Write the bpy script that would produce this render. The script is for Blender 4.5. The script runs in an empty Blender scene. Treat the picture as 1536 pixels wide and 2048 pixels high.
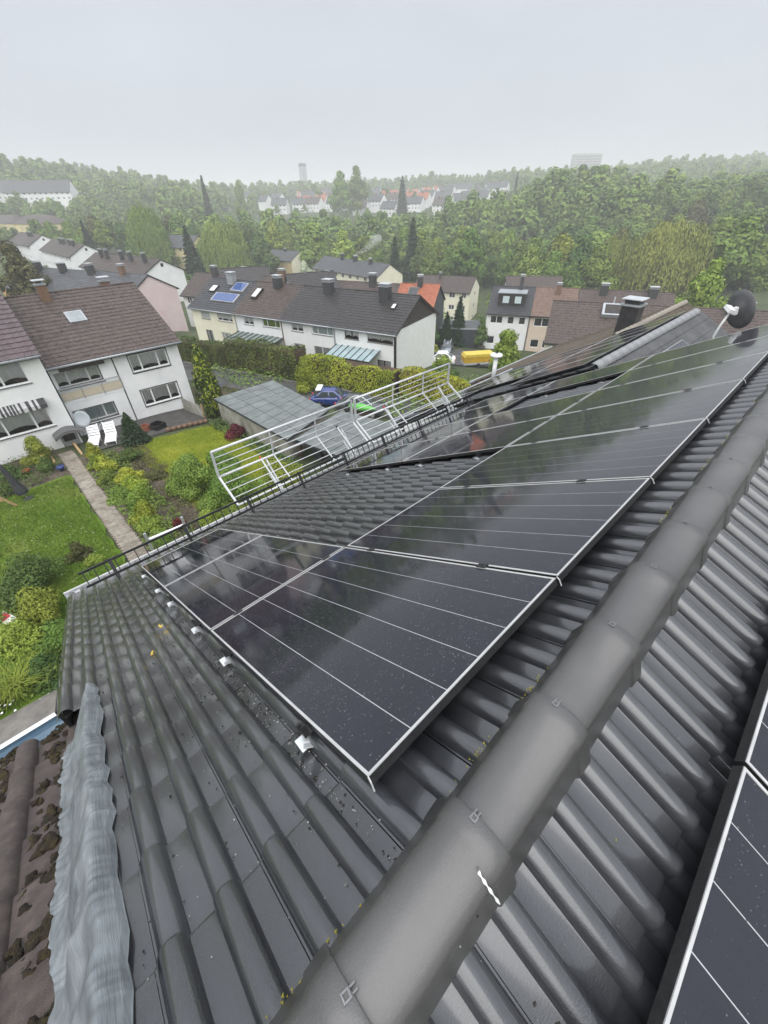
import bpy, math, random
import numpy as np
from mathutils import Matrix, Vector
S = bpy.context.scene
COL = S.collection
rnd = random.Random(7)

# ------------------------------------------------------------------ camera
PITCH = math.radians(28.08)
CP_, SP_ = math.cos(PITCH), math.sin(PITCH)
CAM = Vector((0.3895, -0.2755, 1.362))
cam = bpy.data.objects.new("camera", bpy.data.cameras.new("camera"))
COL.objects.link(cam)
cam.data.sensor_fit = 'VERTICAL'
cam.data.sensor_height = 36.0
cam.data.sensor_width = 27.0
cam.data.lens = 36.0 * 810.5 / 2048.0
cam.data.clip_start = 0.05
cam.data.clip_end = 9000
RX = Vector((0.6926040, 0.7211010, -0.0176921))
DN = Vector((0.4316792, -0.4340206, -0.7907459))
FWD = Vector((-0.5778864, 0.5400365, -0.6118887))
cam.matrix_world = Matrix(((RX.x, -DN.x, -FWD.x, CAM.x), (RX.y, -DN.y, -FWD.y, CAM.y), (RX.z, -DN.z, -FWD.z, CAM.z), (0, 0, 0, 1)))
S.camera = cam

# ------------------------------------------------------------------ world, sun, exposure
w = bpy.data.worlds.new("World"); S.world = w; w.use_nodes = True
nt = w.node_tree; nt.nodes.clear()
out = nt.nodes.new("ShaderNodeOutputWorld"); bg = nt.nodes.new("ShaderNodeBackground")
sky = nt.nodes.new("ShaderNodeTexSky"); sky.sky_type = 'NISHITA'; sky.sun_disc = False
SUN_EL, SUN_AZ = math.radians(52), math.radians(140)
sky.sun_elevation = SUN_EL; sky.sun_rotation = SUN_AZ; sky.dust_density = 8; sky.air_density = 1.0
tc = nt.nodes.new("ShaderNodeTexCoord"); sep = nt.nodes.new("ShaderNodeSeparateXYZ")
nt.links.new(tc.outputs["Generated"], sep.inputs[0])
ramp = nt.nodes.new("ShaderNodeValToRGB")          # overcast dome: brighter to the zenith
ramp.color_ramp.elements[0].position = 0.0; ramp.color_ramp.elements[0].color = (0.355, 0.382, 0.425, 1)
ramp.color_ramp.elements[1].position = 1.0; ramp.color_ramp.elements[1].color = (1.25, 1.29, 1.36, 1)
e = ramp.color_ramp.elements.new(0.44); e.color = (0.45, 0.478, 0.53, 1)
nt.links.new(sep.outputs["Z"], ramp.inputs[0])
cl = nt.nodes.new("ShaderNodeTexNoise"); cl.inputs["Scale"].default_value = 2.2; cl.inputs["Detail"].default_value = 5
mpc = nt.nodes.new("ShaderNodeMapping"); mpc.inputs["Scale"].default_value = (1, 1, 3.2)
nt.links.new(tc.outputs["Generated"], mpc.inputs[0]); nt.links.new(mpc.outputs[0], cl.inputs["Vector"])
mr = nt.nodes.new("ShaderNodeMapRange"); mr.inputs[1].default_value = 0.3; mr.inputs[2].default_value = 0.7
mr.inputs[3].default_value = 9.3; mr.inputs[4].default_value = 10.6
nt.links.new(cl.outputs[0], mr.inputs[0])
vm = nt.nodes.new("ShaderNodeVectorMath"); vm.operation = 'SCALE'
nt.links.new(ramp.outputs[0], vm.inputs[0]); nt.links.new(mr.outputs[0], vm.inputs["Scale"])
mx = nt.nodes.new("ShaderNodeMix"); mx.data_type = 'RGBA'; mx.inputs["Factor"].default_value = 0.93
nt.links.new(sky.outputs[0], mx.inputs["A"]); nt.links.new(vm.outputs[0], mx.inputs["B"])
nt.links.new(mx.outputs["Result"], bg.inputs[0]); bg.inputs[1].default_value = 0.1
nt.links.new(bg.outputs[0], out.inputs[0])
sd = bpy.data.lights.new("sun", 'SUN'); sd.energy = 1.5; sd.angle = math.radians(85); sd.color = (1, 0.98, 0.95)
so = bpy.data.objects.new("sun", sd); COL.objects.link(so)
sdir = Vector((math.sin(SUN_AZ) * math.cos(SUN_EL), math.cos(SUN_AZ) * math.cos(SUN_EL), math.sin(SUN_EL)))
so.rotation_euler = sdir.to_track_quat('Z', 'Y').to_euler()
so.location = (0, 0, 60)
vs = S.view_settings
vs.view_transform = 'Standard'; vs.look = 'None'; vs.gamma = 1; vs.use_curve_mapping = False; vs.exposure = 0.75
S.cycles.volume_bounces = 3
S.cycles.max_bounces = 8
S.cycles.transparent_max_bounces = 12

# ------------------------------------------------------------------ helpers: properties
def tag(o, label=None, cat=None, group=None, kind=None):
    if label: o['label'] = label
    if cat: o['category'] = cat
    if group: o['group'] = group
    if kind: o['kind'] = kind
    return o
def thing(name, label, cat, loc=(0, 0, 0), rz=0.0, group=None, rot=None):
    o = bpy.data.objects.new(name, None); COL.objects.link(o)
    o.empty_display_size = 0.2
    o.location = loc; o.rotation_euler = rot if rot else (0, 0, rz)
    return tag(o, label, cat, group)
def world_of(o):
    m = Matrix.LocRotScale(o.location, o.rotation_euler, o.scale)
    return world_of(o.parent) @ o.matrix_parent_inverse @ m if o.parent else m
def keep(o, p):                      # parent o without moving it
    o.parent = p; o.matrix_parent_inverse = world_of(p).inverted(); return o
def place_mesh(name, me, parent=None, loc=(0, 0, 0), rot=(0, 0, 0), scale=(1, 1, 1)):
    o = bpy.data.objects.new(name, me); COL.objects.link(o)
    o.location = loc; o.rotation_euler = rot; o.scale = scale
    if parent: o.parent = parent
    return o

class MB:
    def __init__(s): s.v = []; s.f = []
    def add(s, vs, fs):
        n = len(s.v); s.v += [tuple(p) for p in vs]; s.f += [tuple(i + n for i in f) for f in fs]; return s
    def box(s, x0, x1, y0, y1, z0, z1):
        return s.add([(x0, y0, z0), (x1, y0, z0), (x1, y1, z0), (x0, y1, z0), (x0, y0, z1), (x1, y0, z1), (x1, y1, z1), (x0, y1, z1)],
                     [(0, 3, 2, 1), (4, 5, 6, 7), (0, 1, 5, 4), (1, 2, 6, 5), (2, 3, 7, 6), (3, 0, 4, 7)])
    def bar(s, a, b, w, h=None, up=(0, 0, 1)):          # rectangular bar from a to b
        h = h or w; a = Vector(a); b = Vector(b); d = (b - a).normalized(); u = Vector(up)
        if abs(d.dot(u)) > 0.98: u = Vector((1, 0, 0))
        r = d.cross(u).normalized(); u = r.cross(d).normalized(); P = []
        for p in (a, b):
            for i, j in ((-1, -1), (1, -1), (1, 1), (-1, 1)): P.append(p + r * (i * w / 2) + u * (j * h / 2))
        return s.add(P, [(3, 2, 1, 0), (4, 5, 6, 7), (0, 1, 5, 4), (1, 2, 6, 5), (2, 3, 7, 6), (3, 0, 4, 7)])
    def tube(s, pts, r, n=8, cap=True):
        pts = [Vector(p) for p in pts]; rs = r if isinstance(r, (list, tuple)) else [r] * len(pts)
        base = len(s.v); V = []; F = []; pr = None
        for i, p in enumerate(pts):
            d = (pts[min(i + 1, len(pts) - 1)] - pts[max(i - 1, 0)]).normalized()
            if pr is None: pr = d.orthogonal().normalized()
            pr = (pr - d * pr.dot(d)).normalized(); q = d.cross(pr)
            for k in range(n):
                t = 2 * math.pi * k / n; V.append(p + (pr * math.cos(t) + q * math.sin(t)) * rs[i])
        for i in range(len(pts) - 1):
            for k in range(n): F.append((i * n + k, i * n + (k + 1) % n, (i + 1) * n + (k + 1) % n, (i + 1) * n + k))
        if cap: F.append(tuple(range(n))[::-1]); F.append(tuple((len(pts) - 1) * n + k for k in range(n)))
        return s.add(V, F)
    def lathe(s, prof, n=16, c=(0, 0, 0)):
        V = []; F = []
        for r, z in prof:
            for k in range(n): t = 2 * math.pi * k / n; V.append((c[0] + r * math.cos(t), c[1] + r * math.sin(t), c[2] + z))
        for i in range(len(prof) - 1):
            for k in range(n): F.append((i * n + k, i * n + (k + 1) % n, (i + 1) * n + (k + 1) % n, (i + 1) * n + k))
        F.append(tuple(range(n))[::-1]); F.append(tuple((len(prof) - 1) * n + k for k in range(n)))
        return s.add(V, F)
    def poly(s, pts): n = len(s.v); s.v += [tuple(p) for p in pts]; s.f.append(tuple(range(n, n + len(pts)))); return s
    def quad(s, a, b, c, d): return s.add([a, b, c, d], [(0, 1, 2, 3)])
    def prism(s, poly2, y0, y1):      # closed polygon in x,z (counter-clockwise seen from -y) extruded along y
        n = len(poly2)
        return s.add([(x, y0, z) for x, z in poly2] + [(x, y1, z) for x, z in poly2],
                     [tuple(range(n)), tuple(range(2 * n - 1, n - 1, -1))] + [(i, n + i, n + (i + 1) % n, (i + 1) % n) for i in range(n)])
    def grid(s, P):                   # P[i][j]
        a = len(P); b = len(P[0])
        return s.add([p for r in P for p in r], [(i * b + j, (i + 1) * b + j, (i + 1) * b + j + 1, i * b + j + 1) for i in range(a - 1) for j in range(b - 1)])
    def mesh(s, name, mat, smooth=False):
        me = bpy.data.meshes.new(name); me.from_pydata(s.v, [], s.f)
        if mat: me.materials.append(mat)
        if smooth: me.polygons.foreach_set("use_smooth", [True] * len(me.polygons))
        me.update(); return me
    def build(s, name, mat, parent=None, smooth=False, loc=(0, 0, 0), rot=(0, 0, 0)):
        return place_mesh(name, s.mesh(name, mat, smooth), parent, loc, rot)
def np_mesh(name, V, F, mat, smooth=False):
    V = np.asarray(V, np.float32); F = np.asarray(F, np.int32); me = bpy.data.meshes.new(name)
    k = F.shape[1]
    me.vertices.add(len(V)); me.vertices.foreach_set("co", V.ravel())
    me.loops.add(F.size); me.loops.foreach_set("vertex_index", F.ravel())
    me.polygons.add(len(F)); me.polygons.foreach_set("loop_start", np.arange(0, F.size, k, dtype=np.int32))
    try: me.polygons.foreach_set("loop_total", np.full(len(F), k, np.int32))
    except Exception: pass
    if smooth: me.polygons.foreach_set("use_smooth", np.ones(len(F), bool))
    if mat: me.materials.append(mat)
    me.update(calc_edges=True); return me

# ------------------------------------------------------------------ helpers: materials
def mat(name, col, rough=0.6, col2=None, scale=4.0, bump=0.0, bscale=30.0, metal=0.0, spec=0.5, rvar=0.0, detail=6, rnd_obj=0.0, coat=0.0, island=0.0, col3=None, stretch=None, mid=(0.35, 0.68), rscale=None, wpos=False):
    m = bpy.data.materials.new(name); m.use_nodes = True; t = m.node_tree; N = t.nodes; L = t.links
    b = N["Principled BSDF"]; b.inputs["Roughness"].default_value = rough; b.inputs["Metallic"].default_value = metal
    b.inputs["Specular IOR Level"].default_value = spec; b.inputs["Coat Weight"].default_value = coat; b.inputs["Coat Roughness"].default_value = 0.05
    b.inputs["Base Color"].default_value = (*col, 1)
    tcn = N.new("ShaderNodeTexCoord"); src = tcn.outputs["Object"]
    if wpos: src = N.new("ShaderNodeNewGeometry").outputs["Position"]
    if stretch:
        mp = N.new("ShaderNodeMapping"); mp.inputs["Scale"].default_value = stretch; L.new(src, mp.inputs[0]); src = mp.outputs[0]
    if col2:
        nz = N.new("ShaderNodeTexNoise"); nz.inputs["Scale"].default_value = scale; nz.inputs["Detail"].default_value = detail; nz.inputs["Roughness"].default_value = 0.62
        L.new(src, nz.inputs["Vector"])
        r = N.new("ShaderNodeValToRGB"); r.color_ramp.elements[0].position = mid[0]; r.color_ramp.elements[1].position = mid[1]
        r.color_ramp.elements[0].color = (*col, 1); r.color_ramp.elements[1].color = (*col2, 1)
        if col3: q = r.color_ramp.elements.new((mid[0] + mid[1]) / 2); q.color = (*col3, 1)
        L.new(nz.outputs[0], r.inputs[0]); c = r.outputs[0]
        if rnd_obj or island:
            if island: g = N.new("ShaderNodeNewGeometry"); ro = g.outputs["Random Per Island"]
            else: oi = N.new("ShaderNodeObjectInfo"); ro = oi.outputs["Random"]
            amt = island or rnd_obj
            k = N.new("ShaderNodeMapRange"); k.inputs[3].default_value = 1 - amt; k.inputs[4].default_value = 1 + amt; L.new(ro, k.inputs[0])
            h = N.new("ShaderNodeVectorMath"); h.operation = 'SCALE'; L.new(c, h.inputs[0]); L.new(k.outputs[0], h.inputs["Scale"]); c = h.outputs[0]
            if island and rnd_obj:
                oi = N.new("ShaderNodeObjectInfo"); hs = N.new("ShaderNodeHueSaturation")
                k2 = N.new("ShaderNodeMapRange"); k2.inputs[3].default_value = 0.5 - rnd_obj * 0.12; k2.inputs[4].default_value = 0.5 + rnd_obj * 0.10; L.new(oi.outputs["Random"], k2.inputs[0])
                k3 = N.new("ShaderNodeMapRange"); k3.inputs[3].default_value = 1 - rnd_obj; k3.inputs[4].default_value = 1 + rnd_obj
                ml = N.new("ShaderNodeMath"); ml.operation = 'MULTIPLY'; ml.inputs[1].default_value = 7.31; fr = N.new("ShaderNodeMath"); fr.operation = 'FRACT'
                L.new(oi.outputs["Random"], ml.inputs[0]); L.new(ml.outputs[0], fr.inputs[0]); L.new(fr.outputs[0], k3.inputs[0])
                L.new(k2.outputs[0], hs.inputs["Hue"]); L.new(k3.outputs[0], hs.inputs["Value"]); L.new(c, hs.inputs["Color"]); c = hs.outputs[0]
        L.new(c, b.inputs["Base Color"])
    if rvar:
        nr = N.new("ShaderNodeTexNoise"); nr.inputs["Scale"].default_value = rscale or scale * 1.7; nr.inputs["Detail"].default_value = 4; L.new(src, nr.inputs["Vector"])
        kr = N.new("ShaderNodeMapRange"); kr.inputs[1].default_value = 0.35; kr.inputs[2].default_value = 0.65
        kr.inputs[3].default_value = max(0.02, rough - rvar); kr.inputs[4].default_value = min(1, rough + rvar); L.new(nr.outputs[0], kr.inputs[0]); L.new(kr.outputs[0], b.inputs["Roughness"])
    if bump:
        nb = N.new("ShaderNodeTexNoise"); nb.inputs["Scale"].default_value = bscale; nb.inputs["Detail"].default_value = 5; L.new(src, nb.inputs["Vector"])
        bp = N.new("ShaderNodeBump"); bp.inputs["Strength"].default_value = bump; bp.inputs["Distance"].default_value = 0.02; L.new(nb.outputs[0], bp.inputs["Height"]); L.new(bp.outputs[0], b.inputs["Normal"])
    return m
def glass_mat(name, tint=(1, 1, 1)):
    m = bpy.data.materials.new(name); m.use_nodes = True; t = m.node_tree; t.nodes.clear()
    o = t.nodes.new("ShaderNodeOutputMaterial"); mxs = t.nodes.new("ShaderNodeMixShader"); tr = t.nodes.new("ShaderNodeBsdfTransparent"); gl = t.nodes.new("ShaderNodeBsdfGlossy")
    tr.inputs[0].default_value = (*tint, 1); gl.inputs["Roughness"].default_value = 0.03
    fr = t.nodes.new("ShaderNodeFresnel"); fr.inputs[0].default_value = 1.7
    t.links.new(fr.outputs[0], mxs.inputs[0]); t.links.new(tr.outputs[0], mxs.inputs[1]); t.links.new(gl.outputs[0], mxs.inputs[2]); t.links.new(mxs.outputs[0], o.inputs[0]); return m

M_tile = mat("wet_anthracite_tile", (0.017, 0.0185, 0.022), 0.45, (0.036, 0.038, 0.043), 3.5, 0.22, 220, rvar=0.14, rnd_obj=0.3, rscale=3.5, spec=0.6, detail=9, coat=1.0, wpos=True)
M_tile.node_tree.nodes["Principled BSDF"].inputs["Coat Roughness"].default_value = 0.15
M_tile.node_tree.nodes["Principled BSDF"].inputs["Coat IOR"].default_value = 1.9
M_tile_edge = M_tile
M_cap = mat("grey_ridge_cap_concrete", (0.038, 0.0365, 0.036), 0.42, (0.068, 0.066, 0.064), 2.2, 0.35, 260, rvar=0.14, rnd_obj=0.16, rscale=4, detail=10, wpos=True, coat=0.7)
M_cap.node_tree.nodes["Principled BSDF"].inputs["Coat Roughness"].default_value = 0.3
M_cap.node_tree.nodes["Principled BSDF"].inputs["Coat IOR"].default_value = 1.75
M_lead = mat("brushed_lead", (0.145, 0.162, 0.174), 0.42, (0.29, 0.315, 0.332), 5, 0.0, 30, metal=0.25, rvar=0.14, stretch=(1, 3, 1), detail=9)
M_old = mat("old_brown_concrete_tile", (0.075, 0.058, 0.052), 0.8, (0.15, 0.115, 0.10), 14, 0.6, 300, col3=(0.10, 0.08, 0.075), wpos=True)
M_moss = mat("dark_moss", (0.018, 0.013, 0.007), 0.95, (0.075, 0.062, 0.018), 25, 0.9, 160, col3=(0.035, 0.025, 0.012))
M_alu = mat("aluminium", (0.62, 0.64, 0.66), 0.35, (0.74, 0.76, 0.78), 12, metal=0.6, rvar=0.08)
M_rail = mat("white_galvanised_rail", (0.50, 0.52, 0.54), 0.42, (0.64, 0.65, 0.66), 8, metal=0.25, rvar=0.1)
M_frame = mat("satin_aluminium_frame_edge", (0.48, 0.48, 0.48), 0.38, (0.60, 0.60, 0.59), 8, metal=0.25)
M_blackframe = mat("black_anodised_frame", (0.012, 0.012, 0.013), 0.3, (0.03, 0.03, 0.032), 60, 0.3, 400)
M_black = mat("black_powder_coat", (0.012, 0.012, 0.013), 0.42, (0.025, 0.025, 0.026), 20)
M_deck = mat("dark_roof_underlay", (0.012, 0.012, 0.013), 0.9, (0.02, 0.02, 0.02), 5)
M_zinc = mat("weathered_zinc", (0.30, 0.32, 0.34), 0.45, (0.46, 0.48, 0.5), 10, metal=0.4)
M_bluegutter = mat("blue_painted_gutter", (0.11, 0.19, 0.27), 0.4, (0.17, 0.26, 0.34), 8)
M_white = mat("white_paint", (0.78, 0.79, 0.79), 0.5, (0.84, 0.84, 0.83), 3)
M_yleaf = mat("yellow_leaf", (0.55, 0.38, 0.02), 0.5, (0.7, 0.5, 0.05), 60)
M_lichen = mat("yellow_green_lichen", (0.30, 0.27, 0.02), 0.9, (0.52, 0.46, 0.05), 90)

def panel_mat():
    m = mat("wet_solar_glass", (0.0065, 0.0068, 0.014), 0.07, (0.010, 0.010, 0.020), 3, rvar=0.035, rscale=3.0, wpos=True)
    t = m.node_tree; N = t.nodes; L = t.links; b = N["Principled BSDF"]; b.inputs["Specular IOR Level"].default_value = 0.85
    tcn = N.new("ShaderNodeTexCoord")
    vo = N.new("ShaderNodeTexVoronoi"); vo.inputs["Scale"].default_value = 120; vo.inputs["Randomness"].default_value = 1
    L.new(tcn.outputs["Object"], vo.inputs["Vector"])
    r = N.new("ShaderNodeValToRGB"); r.color_ramp.elements[0].position = 0.10; r.color_ramp.elements[0].color = (1, 1, 1, 1); r.color_ramp.elements[1].position = 0.34; r.color_ramp.elements[1].color = (0, 0, 0, 1)
    L.new(vo.outputs["Distance"], r.inputs[0])
    nz = N.new("ShaderNodeTexNoise"); nz.inputs["Scale"].default_value = 6; nz.inputs["Detail"].default_value = 3; L.new(tcn.outputs["Object"], nz.inputs["Vector"])
    sp = N.new("ShaderNodeSeparateColor"); L.new(vo.outputs["Color"], sp.inputs[0])
    gt = N.new("ShaderNodeMath"); gt.operation = 'GREATER_THAN'
    k = N.new("ShaderNodeMapRange"); k.inputs[1].default_value = 0.3; k.inputs[2].default_value = 0.7; k.inputs[3].default_value = 0.95; k.inputs[4].default_value = 0.45
    L.new(nz.outputs[0], k.inputs[0]); L.new(sp.outputs[0], gt.inputs[0]); L.new(k.outputs[0], gt.inputs[1])
    mu = N.new("ShaderNodeMath"); mu.operation = 'MULTIPLY'; L.new(r.outputs[0], mu.inputs[0]); L.new(gt.outputs[0], mu.inputs[1])
    bp = N.new("ShaderNodeBump"); bp.inputs["Strength"].default_value = 0.2; bp.inputs["Distance"].default_value = 0.003; L.new(mu.outputs[0], bp.inputs["Height"]); L.new(bp.outputs[0], b.inputs["Normal"])
    return m
M_cell = panel_mat()
M_gap = mat("white_cell_gap", (0.42, 0.43, 0.45), 0.25, (0.50, 0.51, 0.53), 8)
# ------------------------------------------------------------------ our roof: local roof frame is x = -v (up the slope), y = u (along the ridge), z = h off the panel plane
ROT_L = (0, -PITCH, 0)
XR = 0.31                                                            # ridge line
def Rw(u, v, h=0.0):
    return Vector((-v * CP_ - h * SP_, u, -v * SP_ + h * CP_))
def Rm(u, v, h=0.0):                                                  # mirrored slope
    p = Rw(u, v, h); return Vector((2 * XR - p.x, p.y, p.z))
home = thing('row_house', "grey tiled row house in the foreground whose roof carries black solar panels", 'house', (0.31, 3.6, -9.4))

TW, TE, TL = 0.30, 0.352, 0.415
def tile_profile(nroll=6):
    S_ = []; e = 0.0012                                               # segments of (u, h) across one tile, two rolls per tile
    for i, c in enumerate((0.050, 0.200)):
        if i == 0: S_.append([(e, 0.004), (0.007, 0.004)]); S_.append([(0.007, 0.004), (0.0105, 0.0015)])
        R = []
        for k in range(nroll + 1):
            t = math.pi * (1 - k / nroll); R.append((c + 0.0395 * math.cos(t), 0.0015 + 0.041 * math.sin(t) ** 0.85))
        S_.append(R); S_.append([(c + 0.0395, 0.0015), (c + 0.0425, 0.0), (c + (0.1085 if i == 0 else 0.0985), 0.0)])
        if i == 0: S_[-1].append((0.200 - 0.0395, 0.0015))
    return S_
def tile_mesh(name, prof, m, L=TL, lift=0.024, thick=0.016):
    # bottom edge of the tile at x = 0, running up the slope to x = L
    b = MB(); sm = []
    for seg in prof:                                                  # pans and rolls keep crisp edges between them
        b.grid([[(x, u, h + dh) for u, h in seg] for x, dh in ((0.0, lift), (0.012, lift + 0.003), (L, -0.004))]); sm += [True] * ((len(seg) - 1) * 2)
    allp = [p for seg in prof for p in seg]
    b.grid([[(0.0, u, h + lift) for u, h in allp], [(0.004, u, h + lift - thick) for u, h in allp]]); sm += [False] * (len(allp) - 1)
    for u_, s_ in ((allp[0], 1), (allp[-1], -1)):
        pts = [(0.0, u_[0], u_[1] + lift), (L, u_[0], u_[1] - .004), (L, u_[0], u_[1] - .012), (0.0, u_[0], u_[1] + lift - thick)]
        b.poly(pts if s_ > 0 else pts[::-1]); sm.append(False)
    me = b.mesh(name, m, True)
    me.polygons.foreach_set("use_smooth", sm); me.update(); return me
ME_TILE = tile_mesh('roof_tile', tile_profile(), M_tile)
ME_HALF = tile_mesh('roof_tile', [s_ for s_ in tile_profile() if s_[0][0] > 0.2], M_tile)     # tiles cut along the lead flashing
U0 = -0.043
HT = -0.128                                                           # pan height below the panel plane
slope_l = bpy.data.objects.new('roof_slope', None); COL.objects.link(slope_l); slope_l.rotation_euler = ROT_L; keep(slope_l, home)
def put_tile(k, j, me=None, right=False, jit=True):
    me = me or ME_TILE
    v = 0.175 + TE * j; u = U0 + TW * k
    o = bpy.data.objects.new('roof_tile', me); COL.objects.link(o)
    dz = rnd.uniform(-0.0012, 0.0012); rr = rnd.uniform(-0.002, 0.002)
    if not right:
        o.location = Rw(u, v, HT + dz); o.rotation_euler = (rr, -PITCH + rr, 0)
    else:
        o.location = Rm(u + TW, v, HT + dz); o.rotation_euler = (rr, -PITCH + rr, math.pi)
    keep(o, home); return o
def tiles_joined(cells, right=False):
    V0 = np.empty(len(ME_TILE.vertices) * 3, np.float32); ME_TILE.vertices.foreach_get("co", V0); V0 = V0.reshape(-1, 3)
    F0 = np.array([list(p.vertices) for p in ME_TILE.polygons], np.int32); VV = []; FF = []; n = 0
    for k, j in cells:
        v = 0.175 + TE * j; u = U0 + TW * k
        pos = Rm(u + TW, v, HT) if right else Rw(u, v, HT)
        R = np.array(Matrix.LocRotScale(pos, None, None) @ (Matrix.Rotation(math.pi, 4, 'Z') if right else Matrix.Identity(4)) @ Matrix.Rotation(-PITCH, 4, 'Y'))
        VV.append(V0 @ R[:3, :3].T + R[:3, 3]); FF.append(F0 + n); n += len(V0)
    me = np_mesh('roof_tiles', np.concatenate(VV), np.concatenate(FF), M_tile, True)
    o = place_mesh('roof_tiles', me); keep(o, home); o['kind'] = 'stuff'; return o
NROW = 19
KMAX = 27
single = []; joined = []
def under_panel(k, j):
    v1 = 0.175 + TE * j; v0 = v1 - TE; u0 = U0 + TW * k; u1 = u0 + TW
    def ins(ua, ub, va, vb): return u0 > ua - 0.02 and u1 < ub + 0.02 and v0 > va + 0.30 and v1 < vb + 0.1
    return ins(0, 8.08, -0.1, 1.8) or ins(0, 1.14, 1.7, 5.43) or (ins(3.47, 5.76, 1.7, 5.43) ) or ins(6.93, 8.07, 1.7, 5.43) or ins(5.7, 7.0, 3.65, 5.43)
for j in range(NROW):
    for k in range(-3, KMAX + 1):
        if k == -3 and j < 7: put_tile(k, j, ME_HALF); continue
        if under_panel(k, j): continue
        (single if (k < 13 or (j < 12 and k < 24)) else joined).append((k, j))
print('single tiles', len(single)); joined += single[286:]; single = single[:286]
for c in single: put_tile(*c)
tiles_joined(joined)
tiles_joined([(k, j) for j in (0, 1) for k in range(-6, KMAX + 1)], right=True)
bpy.data.objects.remove(slope_l)
def home_part(b, name, m, smooth=False): return keep(b.build(name, m, None, smooth), home)
b = MB()
b.quad(Rw(-0.93, 2.3, HT - 0.03), Rw(-0.93, 6.6, HT - 0.03), Rw(-0.802, 6.6, HT - 0.03), Rw(-0.802, 2.3, HT - 0.03)); b.quad(Rw(-0.80, -0.3, HT - 0.03), Rw(-0.80, 6.6, HT - 0.03), Rw(8.33, 6.6, HT - 0.03), Rw(8.33, -0.3, HT - 0.03))
b.quad(Rm(8.33, -0.3, HT - 0.03), Rm(8.33, 6.6, HT - 0.03), Rm(-1.5, 6.6, HT - 0.03), Rm(-1.5, -0.3, HT - 0.03))
home_part(b, 'roof_deck', M_deck)
# walls below the eaves
b = MB(); b.box(-5.45, 6.07, -0.9, 8.25, -9.9, -3.35)
home_part(b, 'wall', M_white)
b = MB()
pe = Rw(0, 6.53, HT)
b.tube([(pe.x - 0.05, -0.97, pe.z - 0.04), (pe.x - 0.05, 8.3, pe.z - 0.04)], 0.065, 10)
home_part(b, 'gutter', M_zinc, True)
b = MB(); b.box(pe.x - 0.135, pe.x - 0.105, -0.98, 8.3, pe.z - 0.02, pe.z + 0.025); home_part(b, 'gutter_lip', M_frame)
b = MB(); b.box(pe.x + 0.06, pe.x + 0.085, -0.97, 8.3, pe.z - 0.22, pe.z - 0.02); home_part(b, 'fascia_board', M_black)
b = MB()                                                              # verge side of the roof beyond the lower neighbouring roof
a0 = Rw(-0.955, 2.35, HT + 0.01); a1 = Rw(-0.955, 6.53, HT + 0.01)
b.add([a0, a1, a1 + Vector((0, 0, -0.2)), a0 + Vector((0, 0, -0.2)), a0 + Vector((0, 0.02, 0)), a1 + Vector((0, 0.02, 0)), a1 + Vector((0, 0.02, -0.2)), a0 + Vector((0, 0.02, -0.2))],
      [(0, 1, 2, 3), (7, 6, 5, 4), (0, 4, 5, 1), (3, 2, 6, 7), (0, 3, 7, 4), (1, 5, 6, 2)])
home_part(b, 'verge_board', M_black)
# white tile-end clips along the eaves
b = MB()
for k in range(-6, 54):
    u = U0 + 0.125 + 0.15 * k
    if u > 8.2: break
    p = Rw(u, 6.53, HT + 0.03); b.box(p.x - 0.012, p.x + 0.05, p.y - 0.03, p.y + 0.03, p.z - 0.045, p.z + 0.006)
o = home_part(b, 'eave_comb', M_frame); o['kind'] = 'stuff'

# ridge caps, each overlapping the next one away from the camera
def cap_mesh():                                                       # crisp flanks, rounded back, far end flared over the next cap
    L = 0.455; b = MB(); sm = []
    def prof(wd, top, fl):
        A = [(-wd - fl, -0.098), (-wd - fl * .8, -0.078)]; Bf = [A[-1], (-wd * .80, 0.008)]; T = []
        for k in range(13):
            t = math.pi * (1 - k / 12); T.append((wd * .80 * math.cos(t), 0.008 + (top - 0.008) * math.sin(t) ** 0.9))
        m_ = lambda s_: [(-x, z) for x, z in s_[::-1]]
        return [A, Bf, T, m_(Bf), m_(A)]
    st = [(0.0, 0.108, 0.058, 0.004), (0.385, 0.114, 0.064, 0.005), (0.392, 0.119, 0.071, 0.007), (0.447, 0.122, 0.074, 0.009), (L, 0.120, 0.071, 0.009)]
    pr = [prof(*s_[1:]) for s_ in st]
    for q in range(5):
        rows = [[(x, s_[0], z) for x, z in p[q]] for s_, p in zip(st, pr)]; b.grid(rows); sm += [q in (2,)] * ((len(rows[0]) - 1) * 4)
    al = [p for q in pr[-1] for p in q]; b.grid([[(x, L, z) for x, z in al], [(x * .94, L + .001, z - .018) for x, z in al]]); sm += [False] * (len(al) - 1)
    me = b.mesh('ridge_cap', M_cap, True); me.polygons.foreach_set("use_smooth", sm); me.update(); return me
ME_CAP = cap_mesh()
M_clip = mat('dull_steel_clip', (0.16, 0.16, 0.165), 0.4, (0.24, 0.24, 0.245), 30, metal=0.5)
def clip_mesh():
    b = MB()
    b.box(-0.009, 0.009, -0.002, 0.002, 0.0, 0.0025); b.box(-0.009, -0.0055, -0.014, -0.002, 0.0, 0.0025); b.box(0.0055, 0.009, -0.014, -0.002, 0.0, 0.0025)
    b.box(0.002, 0.0055, 0.002, 0.016, -0.006, -0.0035); b.box(-0.009, -0.0055, 0.002, 0.016, -0.006, -0.0035); b.box(-0.009, 0.009, -0.016, -0.013, -0.001, 0.004)
    return b.mesh('ridge_clip', M_clip)
ME_CLIP = clip_mesh()
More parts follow.
